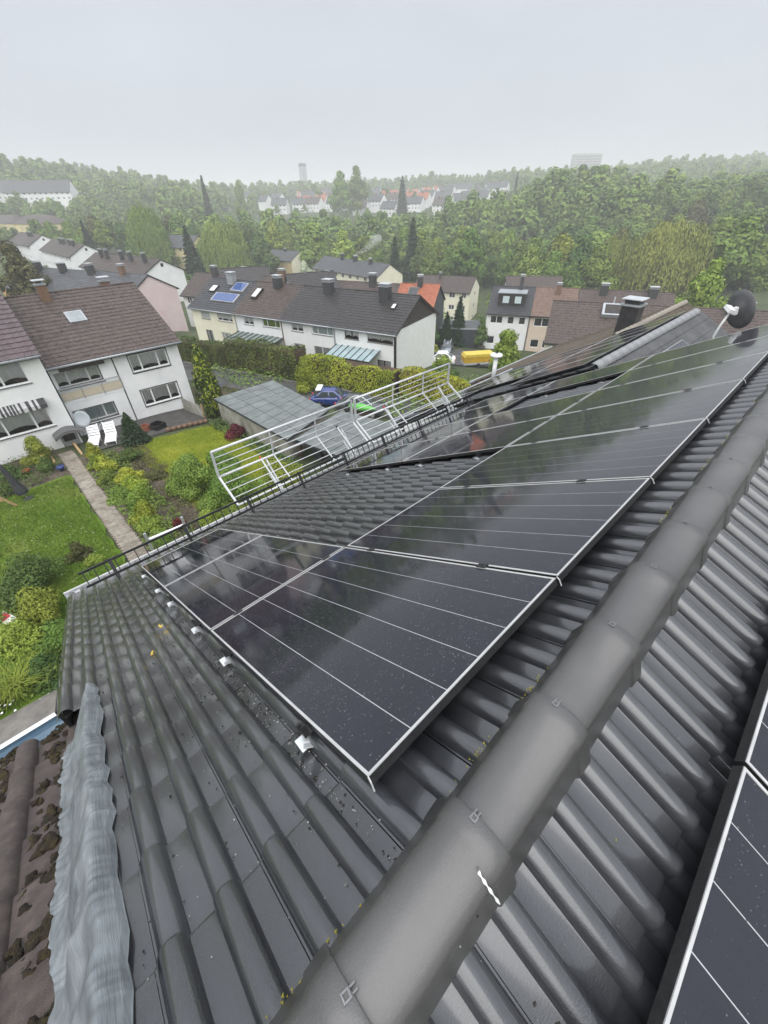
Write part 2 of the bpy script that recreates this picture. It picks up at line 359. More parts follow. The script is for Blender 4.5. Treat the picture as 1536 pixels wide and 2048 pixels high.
for i in range(-4, 22):
    y = -0.30 + 0.4075 * i
    o = place_mesh('ridge_cap', ME_CAP, None, (XR + rnd.uniform(-.002, .002), y - 0.455 + 0.0, 0.082 + rnd.uniform(-.002, .002)), (rnd.uniform(-.003, .003), rnd.uniform(-.006, .006), rnd.uniform(-.004, .004)))
    keep(o, home)
    if y > -1.2:
        c = place_mesh('ridge_clip', ME_CLIP, None, (XR - 0.018, y - 0.004, 0.152), (0, -0.15, rnd.uniform(-.15, .15))); c.matrix_world = world_of(c); c.parent = o
        c.matrix_parent_inverse = world_of(o).inverted()
b = MB()
for sgn in (1, -1):
    P = []
    for i in range(200):
        y = -1.2 + i * 0.0475; q = []
        for t in range(3):
            f = Rw if sgn > 0 else Rm
            q.append(f(y, -0.34 + 0.06 * t, HT + 0.030 - 0.004 * t))
        P.append(q)
    b.grid(P)
home_part(b, 'ridge_roll', M_black, True)
b = MB()                                                              # specks of lichen along the edge of the caps
for i in range(150):
    u = rnd.choice([-0.45, -0.3, 0.3, 0.25, 0.55, 0.62, 1.9, 2.0, 2.6, 2.7, 3.1, 3.2, 3.5, 4.1, 5.0]) + rnd.gauss(0, 0.04); p = Rw(u, -0.168 + rnd.uniform(-0.01, 0.006), HT + 0.036 + rnd.uniform(0, .012)); r = rnd.uniform(0.0015, 0.0042)
    b.add([p + Vector((r, 0, 0)), p + Vector((-r, r, 0)), p + Vector((-r * .4, -r, 0)), p + Vector((0, 0, r * 1.2))], [(0, 1, 3), (1, 2, 3), (2, 0, 3)])
o = home_part(b, 'lichen', M_lichen); o['kind'] = 'stuff'
# white bird-dropping streak on the ridge
b = MB(); P = []
SP = [(0.357, 0.021, 0.149), (0.37, 0.019, 0.143), (0.382, 0.019, 0.135), (0.396, 0.02, 0.121), (0.411, 0.03, 0.071), (0.425, 0.040, 0.022)]
for i in range(26):
    s_ = i / 25 * 4.999; k = int(s_); f = s_ - k; a = Vector(SP[k]).lerp(Vector(SP[k + 1]), f) + Vector((.002, 0, .0025)); wdt = .0026 + .0013 * math.sin(i * .9 + 1)
    P.append([a + Vector((0, -wdt, 0)), a + Vector((0, wdt, 0))])
b.grid(P); home_part(b, 'bird_dropping', M_white, True)

# grit, lime specks and dirt lying on the wet tiles
M_grit = mat("pale_grit", (0.22, 0.21, 0.19), 0.8, (0.55, 0.55, 0.53), 60, wpos=True)
M_dirt = mat("dark_dirt", (0.012, 0.012, 0.010), 0.9, (0.05, 0.046, 0.036), 60, wpos=True)
def specks(n, seed, f, us, vs_, m, name, r0, r1, gather=0.0):
    g = random.Random(seed); b = MB()
    for i in range(n):
        u = g.uniform(*us); v = g.uniform(*vs_)
        if gather: u = g.gauss(*us); v = g.gauss(*vs_)
        ph = ((u - U0) % 0.15) / 0.15
        if 0.12 < ph < 0.57: continue                                   # keep to the flat pans
        p = f(u, v, HT + 0.026 - 0.06 * (((v - 0.175) / TE) % 1.0 == 0) - 0.024 * (1 - (((v - 0.175) / TE) % 1.0)) * 0 + 0.0)
        q = ((v - 0.175) / TE) % 1.0; p = f(u, v, HT + 0.0035 + 0.026 * (TL - (1 - q) * TE) / TL * (1 if q > 0 else 1)); r = g.uniform(r0, r1) * g.uniform(.4, 1); a = g.uniform(0, 6.28)
        ring = [p + Vector((r * math.cos(a + k * 1.57) * g.uniform(.6, 1.2), r * math.sin(a + k * 1.57), -0.001)) for k in range(4)]; ap = p + Vector((0, 0, r * .6))
        b.add(ring + [ap], [(0, 1, 4), (1, 2, 4), (2, 3, 4), (3, 0, 4)])
    o = home_part(b, name, m); o['kind'] = 'stuff'
specks(900, 1, Rw, (-.68, 0.0), (-.1, 6), M_grit, 'grit', .0012, .0042); specks(350, 2, Rm, (-.6, 3), (-.1, .2), M_grit, 'grit', .001, .0032); specks(420, 3, Rw, (-.085, .05), (.75, .5), M_grit, 'grit', .0012, .005, 1)
specks(900, 4, Rw, (-.68, 0.0), (.2, 6), M_dirt, 'dirt', .002, .007); specks(300, 5, Rw, (-.10, .06), (1.0, .7), M_dirt, 'dirt', .003, .010, 1)
# lead flashing between our verge and the lower neighbouring roof
def lead():
    nr = np.random.RandomState(4); nv, nt_ = 420, 60; rows = []
    ph = nr.rand(8) * 6; kx = np.linspace(-.7, 2.4, 40); k0 = nr.normal(scale=.006, size=40); k1 = nr.normal(scale=.010, size=40); kf = np.linspace(-.7, 2.4, 150); k2 = nr.normal(scale=.0045, size=150); k3 = nr.normal(scale=1.3, size=40); k4 = nr.normal(scale=.010, size=40)
    for i in range(nv):
        v = -0.6 + 2.92 * i / (nv - 1); row = []
        e0 = np.interp(v, kx, k0); e1 = np.interp(v, kx, k1) + np.interp(v, kf, k2); wob = np.interp(v, kx, k3); fo = np.interp(v, kx, k4)
        close = max(0.0, (v - 2.05) / 0.27)
        for j in range(nt_):
            t = j / (nt_ - 1); u = -0.692 + e0 * (1 - t) - (0.295 - 0.13 * close ** 1.5) * t + e1 * t
            bumpy = 0.052 * math.exp(-((t - 0.20) / 0.15) ** 2)
            sag = -0.205 * (1 / (1 + math.exp(-(t - 0.62) * 9)))
            rip = (0.0020 * math.sin(v * 105 + 12 * t * t + wob * 3.5) + 0.0012 * math.sin(v * 171 + 5 * t + wob * 6)) * math.exp(-((t - .16) / .16) ** 2) * (.4 + .6 * abs(math.sin(v * 3.3 + wob))) + 0.0022 * math.sin(v * 52 - t * 30 + wob * 5) * (t > .4)
            fold = (0.010 * math.sin(v * 7 + 4 * t + ph[5]) + fo) * math.exp(-((t - 0.52) / 0.2) ** 2)
            h = HT + 0.040 + bumpy + sag + rip + fold
            if t < 0.03: h -= 0.014
            row.append(Rw(u, v, h))
        rows.append(row)
    b = MB(); b.grid(rows); o = b.build('lead_flashing', M_lead, None, True); keep(o, home)
    tn = M_lead.node_tree; N = tn.nodes; wv = N.new("ShaderNodeTexNoise"); wv.inputs["Scale"].default_value = 1.0; wv.inputs["Detail"].default_value = 4; wv.inputs["Distortion"].default_value = 0.6
    mp = N.new("ShaderNodeMapping"); mp.inputs["Rotation"].default_value = (0, 0, 0.55); mp.inputs["Scale"].default_value = (7, 210, 7)
    t2 = N.new("ShaderNodeTexCoord"); tn.links.new(t2.outputs["Object"], mp.inputs[0]); tn.links.new(mp.outputs[0], wv.inputs["Vector"])
    bp = N.new("ShaderNodeBump"); bp.inputs["Strength"].default_value = 0.7; bp.inputs["Distance"].default_value = 0.0035; tn.links.new(wv.outputs[0], bp.inputs["Height"]); tn.links.new(bp.outputs[0], N["Principled BSDF"].inputs["Normal"])
lead()

# ------------------------------------------------------------------ lower neighbouring roof: old brown mossy tiles
nb = thing('row_house', "neighbouring row house with an old brown mossy roof left of the lead flashing", 'house', (0.3, -4.5, -9.4))
def old_prof():
    P = []
    for k in range(9): t = math.pi * (1 - k / 8); P.append((0.236 + 0.062 * math.cos(t), 0.004 + 0.05 * math.sin(t)))
    return [[(0, 0), (0.16, 0.0), (0.174, 0.004)], P, [(0.298, 0.004), (0.2995, 0)]]
ME_OLD = tile_mesh('roof_tile', old_prof(), M_old, 0.40, 0.024, 0.018)
HN = -0.36
for j in range(-1, 8):
    for k in range(1, 8):
        o = place_mesh('roof_tile', ME_OLD, None, Rw(-0.86 - 0.30 * k, 0.20 + 0.35 * j, HN + rnd.uniform(-.003, .003)), (rnd.uniform(-.006, .006), -PITCH + rnd.uniform(-.005, .005), rnd.uniform(-.006, .006))); keep(o, nb)
b = MB(); b.quad(Rw(-9, -0.4, HN - 0.02), Rw(-9, 2.62, HN - 0.02), Rw(-0.94, 2.62, HN - 0.02), Rw(-0.94, -0.4, HN - 0.02)); keep(b.build('roof_deck', M_old), nb)
pe = Rw(0, 2.66, HN)
b = MB(); P = []
for y in (-9.0, -1.02):
    P.append([(pe.x + 0.02, y, pe.z + 0.0)] + [(pe.x - 0.07 + 0.075 * math.cos(t), y, pe.z - 0.0 - 0.075 * math.sin(t)) for t in np.linspace(0.1, math.pi, 9)])
b.grid(P); b.box(pe.x - 0.165, pe.x - 0.14, -9, -1.02, pe.z - 0.012, pe.z + 0.012); keep(b.build('gutter', M_bluegutter), nb)
b = MB(); b.box(pe.x - 0.17, pe.x - 0.135, -9, -1.02, pe.z + 0.012, pe.z + 0.016); keep(b.build('gutter_rim', M_white), nb)
b = MB(); b.box(pe.x + 0.25, 8, -9, -1.0, -9.9, pe.z - 0.25); keep(b.build('wall', M_white), nb)
def blob(c, r, sq=0.5, seed=0, sub=2, amp=0.35):
    import bmesh
    bm = bmesh.new(); bmesh.ops.create_icosphere(bm, subdivisions=sub, radius=1.0)
    g = random.Random(seed); ph = [g.uniform(0, 6) for _ in range(6)]; V = []
    for v in bm.verts:
        p = v.co; k = 1 + amp * (math.sin(3.1 * p.x + ph[0]) * math.sin(2.7 * p.y + ph[1]) + 0.6 * math.sin(6.3 * p.z + ph[2]) * math.sin(5.2 * p.x + ph[3]))
        V.append((c[0] + p.x * r * k, c[1] + p.y * r * k, c[2] + p.z * r * sq * k))
    F = [tuple(v.index for v in f.verts) for f in bm.faces]; bm.free(); return V, F
b = MB()
for i in range(420):
    k = rnd.choice([1, 1, 1, 2, 2, 3, 4]); j = rnd.randint(-1, 7); u = -0.86 - 0.30 * k + rnd.choice([rnd.uniform(0.02, 0.17), rnd.uniform(0.10, 0.18)])
    v = 0.20 + 0.35 * j + rnd.choice([rnd.uniform(-0.06, 0.05), rnd.uniform(-0.2, 0.1)])
    V, F = blob(Rw(u, v, HN + 0.012 + rnd.uniform(0, .02)), rnd.uniform(0.010, 0.034), 0.5, i, 2, .55); b.add(V, F)
o = keep(b.build('moss', M_moss, None, True), nb); o['kind'] = 'stuff'

# ------------------------------------------------------------------ solar panels
PW, PL, PP = 1.134, 1.795, 1.154
def panel_meshes():
    fr = MB(); ff = 0.010; hh = 0.036
    for x0, x1, y0, y1 in ((-PL, 0, 0, ff), (-PL, 0, PW - ff, PW), (-PL, -PL + ff, ff, PW - ff), (-ff, 0, ff, PW - ff)): fr.box(x0, x1, y0, y1, -0.0015, 0.002)
    side = MB()
    for x0, x1, y0, y1 in ((-PL - 0.001, 0.001, -0.001, 0.02), (-PL - 0.001, 0.001, PW - 0.02, PW + 0.001), (-PL - 0.001, -PL + 0.02, 0.02, PW - 0.02), (-0.02, 0.001, 0.02, PW - 0.02)): side.box(x0, x1, y0, y1, -hh, -0.0018)
    back = MB(); back.box(-PL + 0.012, -0.012, 0.012, PW - 0.012, -0.008, -0.0016)
    cells = []; cw = (PW - 2 * ff) / 6
    for i in range(6):
        c = MB(); c.box(-PL + ff + 0.001, -ff - 0.001, ff + cw * i + (0.0017 if i else 0.001), ff + cw * (i + 1) - (0.0017 if i < 5 else 0.001), -0.0030, -0.0012); cells.append(c.mesh('cell_strip', M_cell))
    return fr.mesh('frame', M_frame), side.mesh('frame_side', M_blackframe), back.mesh('backsheet', M_gap), cells
PM = panel_meshes()
PANELS = []
def panel(base, rot, label, group):
    t = thing('solar_panel', label, 'solar panel', base, group=group, rot=rot)
    place_mesh('frame', PM[0], t); place_mesh('frame_side', PM[1], t); place_mesh('backsheet', PM[2], t)
    for c in PM[3]: place_mesh('cell_strip', c, t)
    return t
ORD = ['first', 'second', 'third', 'fourth', 'fifth', 'sixth', 'seventh', 'eighth']
GA = "black solar panels on our roof slope facing the valley"
def jit(): return rnd.uniform(-0.0012, 0.0012)
for c in range(7):
    lab = ("black solar panel nearest the camera, its corner pointing at the ridge caps" if c == 0 else "black solar panel, %s from the camera in the row along the ridge" % ORD[c])
    panel(Rw(c * PP, 0, jit()), (jit(), -PITCH + jit(), 0), lab, GA)
for r, cols, nm in ((1, (0, 3, 4, 6), 'middle row'), (2, (0, 3, 4, 5, 6), 'lowest row above the snow guard')):
    for n, c in enumerate(cols):
        lab = "solar panel in the %s, %s" % (nm, "nearest the camera" if c == 0 else "%s beyond the bare tiles" % ORD[n - 1])
        panel(Rw(c * PP, r * 1.817, jit()), (jit(), -PITCH + jit(), 0), lab, GA)
M_drop = mat("rain_drop", (0.03, 0.032, 0.04), 0.04, (0.09, 0.095, 0.11), 90, spec=1.0)
def drops(t, n, seed, rmin=.0010, rmax=.0034):
    r = np.random.RandomState(seed); x = -PL * r.rand(n); y = PW * r.rand(n); dn = .5 + .5 * np.sin(x * 5 + seed) * np.sin(y * 7 + 1); k = r.rand(n) < (.25 + .75 * dn); x = x[k]; y = y[k]; n = len(x); s = rmin + (rmax - rmin) * r.rand(n) ** 4
    a = np.arange(6) * 1.0472; ring = np.stack([np.cos(a), np.sin(a), np.zeros(6)], -1); ring2 = np.stack([np.cos(a) * .6, np.sin(a) * .6, np.full(6, .5)], -1); base = np.concatenate([ring, ring2, [[0, 0, .62]]])
    V = base[None] * s[:, None, None] * np.array([1.15, 1, 1]) + np.stack([x, y, np.full(n, -.0012)], -1)[:, None]; f = []
    for q in range(6): f += [(q, (q + 1) % 6, 6 + (q + 1) % 6), (q, 6 + (q + 1) % 6, 6 + q), (6 + q, 6 + (q + 1) % 6, 12)]
    F = (np.array(f)[None] + (np.arange(n) * 13)[:, None, None]).reshape(-1, 3); place_mesh('rain_drops', np_mesh('rain_drops', V.reshape(-1, 3), F, M_drop, True), t)['kind'] = 'stuff'
NEAR = [o for o in COL.objects if o.name.startswith('solar_panel')]
for q, o in enumerate(NEAR[:3] + [p_ for p_ in NEAR if 'middle row, nearest' in p_['label']]): drops(o, 9000 if q == 0 else 5000, 11 + q)
def panel_r(u, v, label):
    p = Rm(u + PW, v, 0); o = panel(p, (0, -PITCH, math.pi), label, "black solar panels on the far side of the ridge")
    if u < 1: drops(o, 2600, 31 + int(u * 7 + 5))
    return o
for c in range(-1, 7):
    panel_r(-0.236 + PP * c, 0.19, "solar panel on the right beyond the ridge caps, %s from the camera" % ORD[c + 1])
# mounting rails with clamps
def rail(u0, u1, v, label, f=Rw, brk=True):
    t = thing('mounting_rail', label, 'mounting rail', f(u0, v, -0.06), group="mounting rails under the panels")
    b = MB(); b.bar(f(u0, v, -0.058), f(u1, v, -0.058), 0.035, 0.036); keep(b.build('rail', M_black), t)
    if brk:
        b = MB(); p = f(u0 - 0.035, v, -0.085)
        b.bar(f(u0 - 0.055, v, -0.082), f(u0 + 0.05, v, -0.082), 0.052, 0.006); b.bar(f(u0 - 0.055, v + 0.026, -0.074), f(u0 + 0.05, v + 0.026, -0.074), 0.004, 0.02)
        b.bar(f(u0 - 0.03, v - 0.03, -0.088), f(u0 + 0.02, v + 0.05, -0.088), 0.04, 0.005)
        keep(b.build('end_bracket', M_alu), t)
        b = MB(); b.bar(f(u0 - 0.012, v, -0.06), f(u0 - 0.012, v, -0.012), 0.022, 0.03); b.tube([f(u0 - 0.02, v, -0.02), f(u0 - 0.02, v, 0.0)], 0.008, 6); keep(b.build('end_clamp', M_black), t)
for i, (u0, u1, v) in enumerate([(-0.012, 8.08, 0.42), (-0.012, 8.08, 1.45), (-0.012, 1.17, 2.2), (-0.012, 1.17, 3.2), (-0.012, 1.17, 3.95), (-0.012, 1.17, 5.1)]):
    rail(u0, u1, v, "silver rail end on the near edge of the panels, %s from the top" % ORD[i])
for i, (u0, u1, v) in enumerate([(3.44, 5.78, 2.2), (3.44, 5.78, 3.2), (3.44, 8.08, 3.95), (3.44, 8.08, 5.1), (6.90, 8.08, 2.2), (6.90, 8.08, 3.2)]):
    rail(u0, u1, v, "rail end under the panels beyond the bare tiles, %s in order" % ORD[i])
# mid clamps: small black pieces between panels
def clamp(u, v, lab, f=Rw):
    b = MB(); p = f(u, v, 0.004); b.box(-0.03, 0.03, -0.018, 0.018, -0.004, 0.004); b.tube([(0, 0, 0.003), (0, 0, 0.009)], 0.007, 6)
    o = b.build('panel_clamp', M_black, None, False, p, ROT_L); tag(o, lab, 'clamp', "black clamps between the solar panels")
for c in range(1, 7):
    for v in (0.42, 1.45): clamp(c * PP - 0.01, v, "small black clamp, %s, between the %s and %s solar panel of the ridge row" % ("upper" if v < 1 else "lower", ORD[c - 1], ORD[c]))
for u in (0.95,): 
    for v in (2.2, 3.2): pass
for c in (4,):
    for v in (2.2, 3.2, 3.95, 5.1): clamp(c * PP - 0.01, v, "small black clamp beyond the bare tiles, %s from the top of the lower rows" % ORD[(2.2, 3.2, 3.95, 5.1).index(v)])
for u in (0.2, 0.95, 4.0, 4.4, 5.2):
    b = MB(); b.box(-0.018, 0.018, -0.03, 0.03, -0.004, 0.004); o = b.build('panel_clamp', M_black, None, False, Rw(u, 1.806, 0.004), ROT_L); tag(o, "small black clamp in the joint of ridge and middle row, %s from the camera" % ORD[(0.2, 0.95, 4.0, 4.4, 5.2).index(u)], 'clamp', "black clamps between the solar panels")
# bent wire clips at the upper corners of the panels
for c in range(0, 6):
    u = 0.0 if c == 0 else c * PP - 0.01
    b = MB(); b.tube([Rw(u, 0.0, 0.002), Rw(u - 0.003, -0.012, -0.012), Rw(u - 0.006, -0.016, -0.04)], 0.0028, 5)
    o = b.build('corner_clip', M_frame); tag(o, ("thin bent silver clip at the corner of the nearest solar panel" if c == 0 else "thin bent silver clip on the ridge edge after the %s panel" % ORD[c - 1]), 'clip', "corner clips of the panels")

# ------------------------------------------------------------------ snow guard along the eaves
VG = 5.86
sg = thing('snow_guard', "black ladder-like snow guard running along the eaves below the panels", 'snow guard', Rw(-0.66, VG, -0.1))
def sgp(b, n, m=M_black): return keep(b.build(n, m), sg)
for h in (0.0, 0.205):
    b = MB(); b.bar(Rw(-0.66, VG, h), Rw(8.1, VG, h), 0.022, 0.03); sgp(b, 'rail')
me_r = None
for i in range(66):
    u = -0.62 + i * 0.133
    b = MB(); b.bar(Rw(u, VG, 0.012), Rw(u, VG, 0.192), 0.013, 0.013); sgp(b, 'rung')
for u in (-0.28, 0.78, 1.85, 2.9, 3.95, 5.0, 6.1, 7.1, 7.9):
    b = MB(); b.bar(Rw(u, VG, -0.11), Rw(u, VG, 0.23), 0.045, 0.02); b.bar(Rw(u, VG - 0.02, -0.1), Rw(u, VG + 0.13, -0.085), 0.03, 0.012); sgp(b, 'post')

# ------------------------------------------------------------------ two white fall-protection railings at the eaves
def fence(y0, y1, label, xs=-6.3):
    t = thing('guard_railing', label, 'railing', (xs, y0, -3.0), group="white guard railings beyond the eaves")
    T = lambda y: Vector((xs, y, -2.12)); K = lambda y: Vector((xs, y, -2.64)); B = lambda y: Vector((xs + 0.56, y, -2.99))
    def part(b, n, m=M_rail): return keep(b.build(n, m, None, True), t)
    for n, f, r in (('top_rail', T, 0.024), ('middle_rail', K, 0.023), ('bottom_rail', B, 0.02)):
        b = MB(); b.tube([f(y0), f(y1)], r, 10); part(b, n)
    for f0, f1 in ((T, K), (K, B)):
        for k in (0.25, 0.5, 0.75):
            b = MB(); b.tube([f0(y0).lerp(f1(y0), k), f0(y1).lerp(f1(y1), k)], 0.0095, 6); part(b, 'thin_bar')
    for i, q in enumerate((0, 0.36, 0.69, 1)):
        y = y0 + (y1 - y0) * q; w_ = 0.042 if q in (0, 1) else 0.026
        b = MB(); b.bar(T(y), K(y), w_, w_ * .8, (0, 1, 0)); b.bar(K(y), B(y), w_, w_ * .8, (0, 1, 0)); keep(b.build('post', M_rail), t)
    for q in (0.27, 0.86):
        y = y0 + (y1 - y0) * q
        b = MB(); b.bar(K(y) + Vector((0, 0, .04)), B(y) + Vector((0.03, 0, -0.05)), 0.032, 0.024, (0, 1, 0)); b.bar(B(y) + Vector((0.02, 0, -0.04)), B(y) + Vector((0.10, 0, -0.42)), 0.05, 0.03, (0, 1, 0)); b.bar(K(y) + Vector((-0.02, 0.12, -0.05)), B(y) + Vector((0.1, 0.12, -0.46)), 0.05, 0.03, (0, 1, 0))
        b.bar(K(y) + Vector((0.12, 0.06, -0.3)), B(y) + Vector((0.1, 0.06, -0.35)), 0.03, 0.03); keep(b.build('bracket', M_rail), t)
        b = MB(); b.bar(B(y) + Vector((0.085, 0.0, -0.30)), B(y) + Vector((0.10, 0.0, -0.42)), 0.054, 0.034, (0, 1, 0)); keep(b.build('red_label', M_red), t)
        b = MB(); p = K(y) + Vector((0, 0, 0.035)); b.box(p.x - .02, p.x + .02, p.y - .015, p.y + .015, p.z - .01, p.z + .03); keep(b.build('locking_pin', M_red if q < .5 else M_black), t)
M_red = mat("red_plastic", (0.5, 0.03, 0.02), 0.4, (0.6, 0.06, 0.04), 20)
fence(1.84, 5.06, "nearer white guard railing beyond the eaves, above the shrubs and bins")
fence(5.16, 8.46, "farther white guard railing beyond the eaves, in front of the hedge")
# leaves lying on the tiles
for i, (u, v, lab) in enumerate(((-0.36, 2.3, "yellow fallen leaf on the tiles left of the panels, lower one by the flashing side"), (-0.22, 2.75, "yellow fallen leaf on the tiles left of the panels, nearer the eaves"), )):
    b = MB(); b.add([(0, 0, 0), (0.02, 0.008, 0.004), (0.042, 0, 0.002), (0.02, -0.008, 0.004), (0.03, 0, 0.0)], [(0, 1, 4), (1, 2, 4), (2, 3, 4), (3, 0, 4)])
    b.add([(0.006, 0.006, 0.004), (0.01, 0.026, 0.008), (0.02, 0.032, 0.005), (0.018, 0.012, 0.002)], [(0, 1, 2, 3)])
    o = b.build('fallen_leaf', M_yleaf, None, False, Rw(u, v, HT + 0.028), (0.1, -PITCH, 0.7 + i)); tag(o, lab, 'leaf')
b = MB(); b.add([(0, 0, 0), (0.026, 0.006, 0.004), (0.055, 0, 0.002), (0.028, -0.005, 0.004)], [(0, 1, 2, 3)])
o = b.build('fallen_leaf', M_yleaf, None, False, Rm(0.42, 0.02, HT + 0.02), (0, PITCH, 1.9)); tag(o, "yellow fallen leaf on the wet tiles right of the ridge caps", 'leaf')

# ------------------------------------------------------------------ next house of our row: lower, set back, same direction
def row_roof(label, x0, z0, ya, yb, hv, hvr, m, tile_m, cap=True, wallm=None):
    t = thing('row_house', label, 'house', (x0, (ya + yb) / 2, z0 - 8.5)); tp = math.tan(PITCH)
    for sgn, hv_ in ((-1, hv), (1, hvr)):
        P = []; ncol = int((yb - ya) / 0.03); nrow = int(hv_ / TE)
        rows = []
        for j in range(nrow):
            for vv, hh in ((j * TE, 0.0), ((j + 1) * TE - 0.004, 0.022)):
                r = []
                for i in range(ncol + 1):
                    y = ya + (yb - ya) * i / ncol; ph = (y / 0.15) % 1.0
                    h = hh + 0.042 * max(0, math.sin(ph * 2 * math.pi)) ** 0.7
                    r.append((x0 + sgn * (vv * CP_) + sgn * h * SP_, y, z0 - vv * SP_ + h * CP_))
                rows.append(r)
        if sgn > 0: rows = [r[::-1] for r in rows]
        b = MB(); b.grid(rows); o = keep(b.build('roof_tiles', tile_m, None, False), t); o['kind'] = 'stuff'
        b = MB(); d = Vector((sgn * CP_, 0, -SP_)); n = Vector((sgn * SP_, 0, CP_)); o0 = Vector((x0, 0, z0))
        q = [o0 - n * .02, o0 + d * hv_ - n * .02, o0 + d * hv_ - n * .14, o0 - n * .14]
        b.add([p + Vector((0, ya, 0)) for p in q] + [p + Vector((0, yb, 0)) for p in q], [(0, 1, 2, 3), (7, 6, 5, 4), (0, 4, 5, 1), (1, 5, 6, 2), (2, 6, 7, 3)]); keep(b.build('roof_deck', m), t)
    if cap:
        n = int((yb - ya) / 0.4075)
        b0 = MB(); P = []
        for y, r in ((0, 0.115), (0.40, 0.125), (0.42, 0.12)):
            P.append([(r * math.cos(a), y, -0.03 + r * 0.95 * math.sin(a)) for a in np.linspace(math.pi, 0, 9)])
        b0.grid(P); me = b0.mesh('ridge_cap', M_capl if tile_m is M_tilem else M_capb, True)
        for i in range(n): keep(place_mesh('ridge_cap', me, None, (x0, ya + 0.4075 * i, z0 + 0.04)), t)
    b = MB(); xa = x0 - hv * CP_ + 0.45; xb = x0 + hvr * CP_ - 0.45; za = z0 - (hv - .5) * SP_ - 0.15
    b.prism([(xa, -14.5), (xb, -14.5), (xb, z0 - (xb - x0) * tp - 0.16), (x0, z0 - 0.16), (xa, z0 - (x0 - xa) * tp - 0.16)], ya + 0.05, yb - 0.05); keep(b.build('wall', wallm or M_white), t)
    b = MB(); xe = x0 - hv * CP_; ze = z0 - hv * SP_; b.tube([(xe - .05, ya, ze), (xe - .05, yb, ze)], 0.06, 8); keep(b.build('gutter', M_zinc), t)
    return t
M_capl = mat("pale_ridge_cap", (0.17, 0.175, 0.18), 0.45, (0.27, 0.275, 0.28), 6, rvar=0.1)
M_capb = mat("mossy_ridge_cap", (0.16, 0.14, 0.11), 0.7, (0.34, 0.31, 0.26), 9)
M_brown = mat("weathered_brown_tile", (0.038, 0.027, 0.023), 0.62, (0.095, 0.070, 0.062), 3.5, 0.3, 40, col3=(0.078, 0.057, 0.050), detail=9)
M_brownmoss = mat("mossy_brown_tile", (0.06, 0.048, 0.036), 0.8, (0.14, 0.115, 0.085), 3, 0.3, 40)
M_tilem = mat('damp_grey_tile', (0.045, 0.048, 0.053), 0.5, (0.095, 0.10, 0.107), 2.5, 0.2, 30, detail=8)
X2, Z2 = -2.72, -1.5
r2 = row_roof("lower grey row house roof with pale ridge caps and its own solar panels behind ours", X2, Z2, 8.6, 15.9, 6.6, 5.4, M_deck, M_tilem)
r3 = row_roof("brown mossy row house roof with a black clad chimney beyond the grey roofs", -4.9, -2.65, 16.0, 24.0, 6.6, 5.5, M_brown, M_brownmoss)
def R2(u, v, h): return Vector((X2 - v * CP_ - h * SP_, u, Z2 - v * SP_ + h * CP_))
G2 = "black solar panels on the lower roof behind ours"
n = 0
for r, cols in ((0, (0, 1, 2, 3, 4, 5)), (1, (0, 1, 2, 3, 4)), (2, (0, 1, 2, 3))):
    for c in cols:
        if r == 1 and c == 0: continue
        panel(R2(8.75 + c * PP, 0.24 + 1.817 * r, 0.14), (jit(), -PITCH + jit(), 0), "solar panel on the lower roof behind, %s row from the pale ridge, %s from us" % (ORD[r], ORD[c]), G2)
def R2r(u, v, h): p = R2(u, v, h); return Vector((2 * X2 - p.x, p.y, p.z))
for c in range(3):
    panel(R2r(9.3 + PP * c + PW, 0.5, 0.12), (0, -PITCH, math.pi), "solar panel mirroring the pale sky right of the pale ridge, %s from our roof" % ORD[c], "panels right of the pale ridge")
# black clad chimney
def chimney(parent, c, sx, sy, z0, z1, m, plate=True, name='chimney', pm=None):
    b = MB(); b.box(c[0] - sx / 2, c[0] + sx / 2, c[1] - sy / 2, c[1] + sy / 2, z0, z1); o = b.build(name, m, parent)
    b = MB(); b.box(c[0] - sx / 2 - .05, c[0] + sx / 2 + .05, c[1] - sy / 2 - .05, c[1] + sy / 2 + .05, z1 + .002, z1 + .06); b.build('chimney_collar', pm or M_zinc, o)
    if plate:
        b = MB()
        for i in (-1, 1):
            for j in (-1, 1): b.bar((c[0] + i * sx * .38, c[1] + j * sy * .38, z1 + .06), (c[0] + i * sx * .38, c[1] + j * sy * .38, z1 + .26), 0.03)
        b.box(c[0] - sx / 2 - .08, c[0] + sx / 2 + .08, c[1] - sy / 2 - .08, c[1] + sy / 2 + .08, z1 + .26, z1 + .30); b.build('chimney_hood', M_hood, o)
    return o
M_hood = mat("pale_metal_hood", (0.42, 0.44, 0.46), 0.4, (0.56, 0.58, 0.6), 6, metal=0.2)
M_slate = mat("black_slate_cladding", (0.018, 0.018, 0.02), 0.5, (0.04, 0.038, 0.04), 6, 0.3, 20)
cx_, cy_ = -5.3, 18.2
b = MB(); b.box(cx_ - .31, cx_ + .31, cy_ - .31, cy_ + .31, -3.6, -2.0); o = keep(b.build('chimney', M_slate), r3)
b = MB(); b.box(cx_ - .36, cx_ + .36, cy_ - .36, cy_ + .36, -1.998, -1.93); keep(b.build('chimney_collar', M_zinc), o)
b = MB(); b.box(cx_ - .26, cx_ + .26, cy_ - .26, cy_ + .26, -1.93, -1.8); keep(b.build('flue_block', M_slate), o)
b = MB(); b.box(cx_ - .37, cx_ + .37, cy_ - .37, cy_ + .37, -1.78, -1.75); keep(b.build('chimney_hood', M_hood), o)
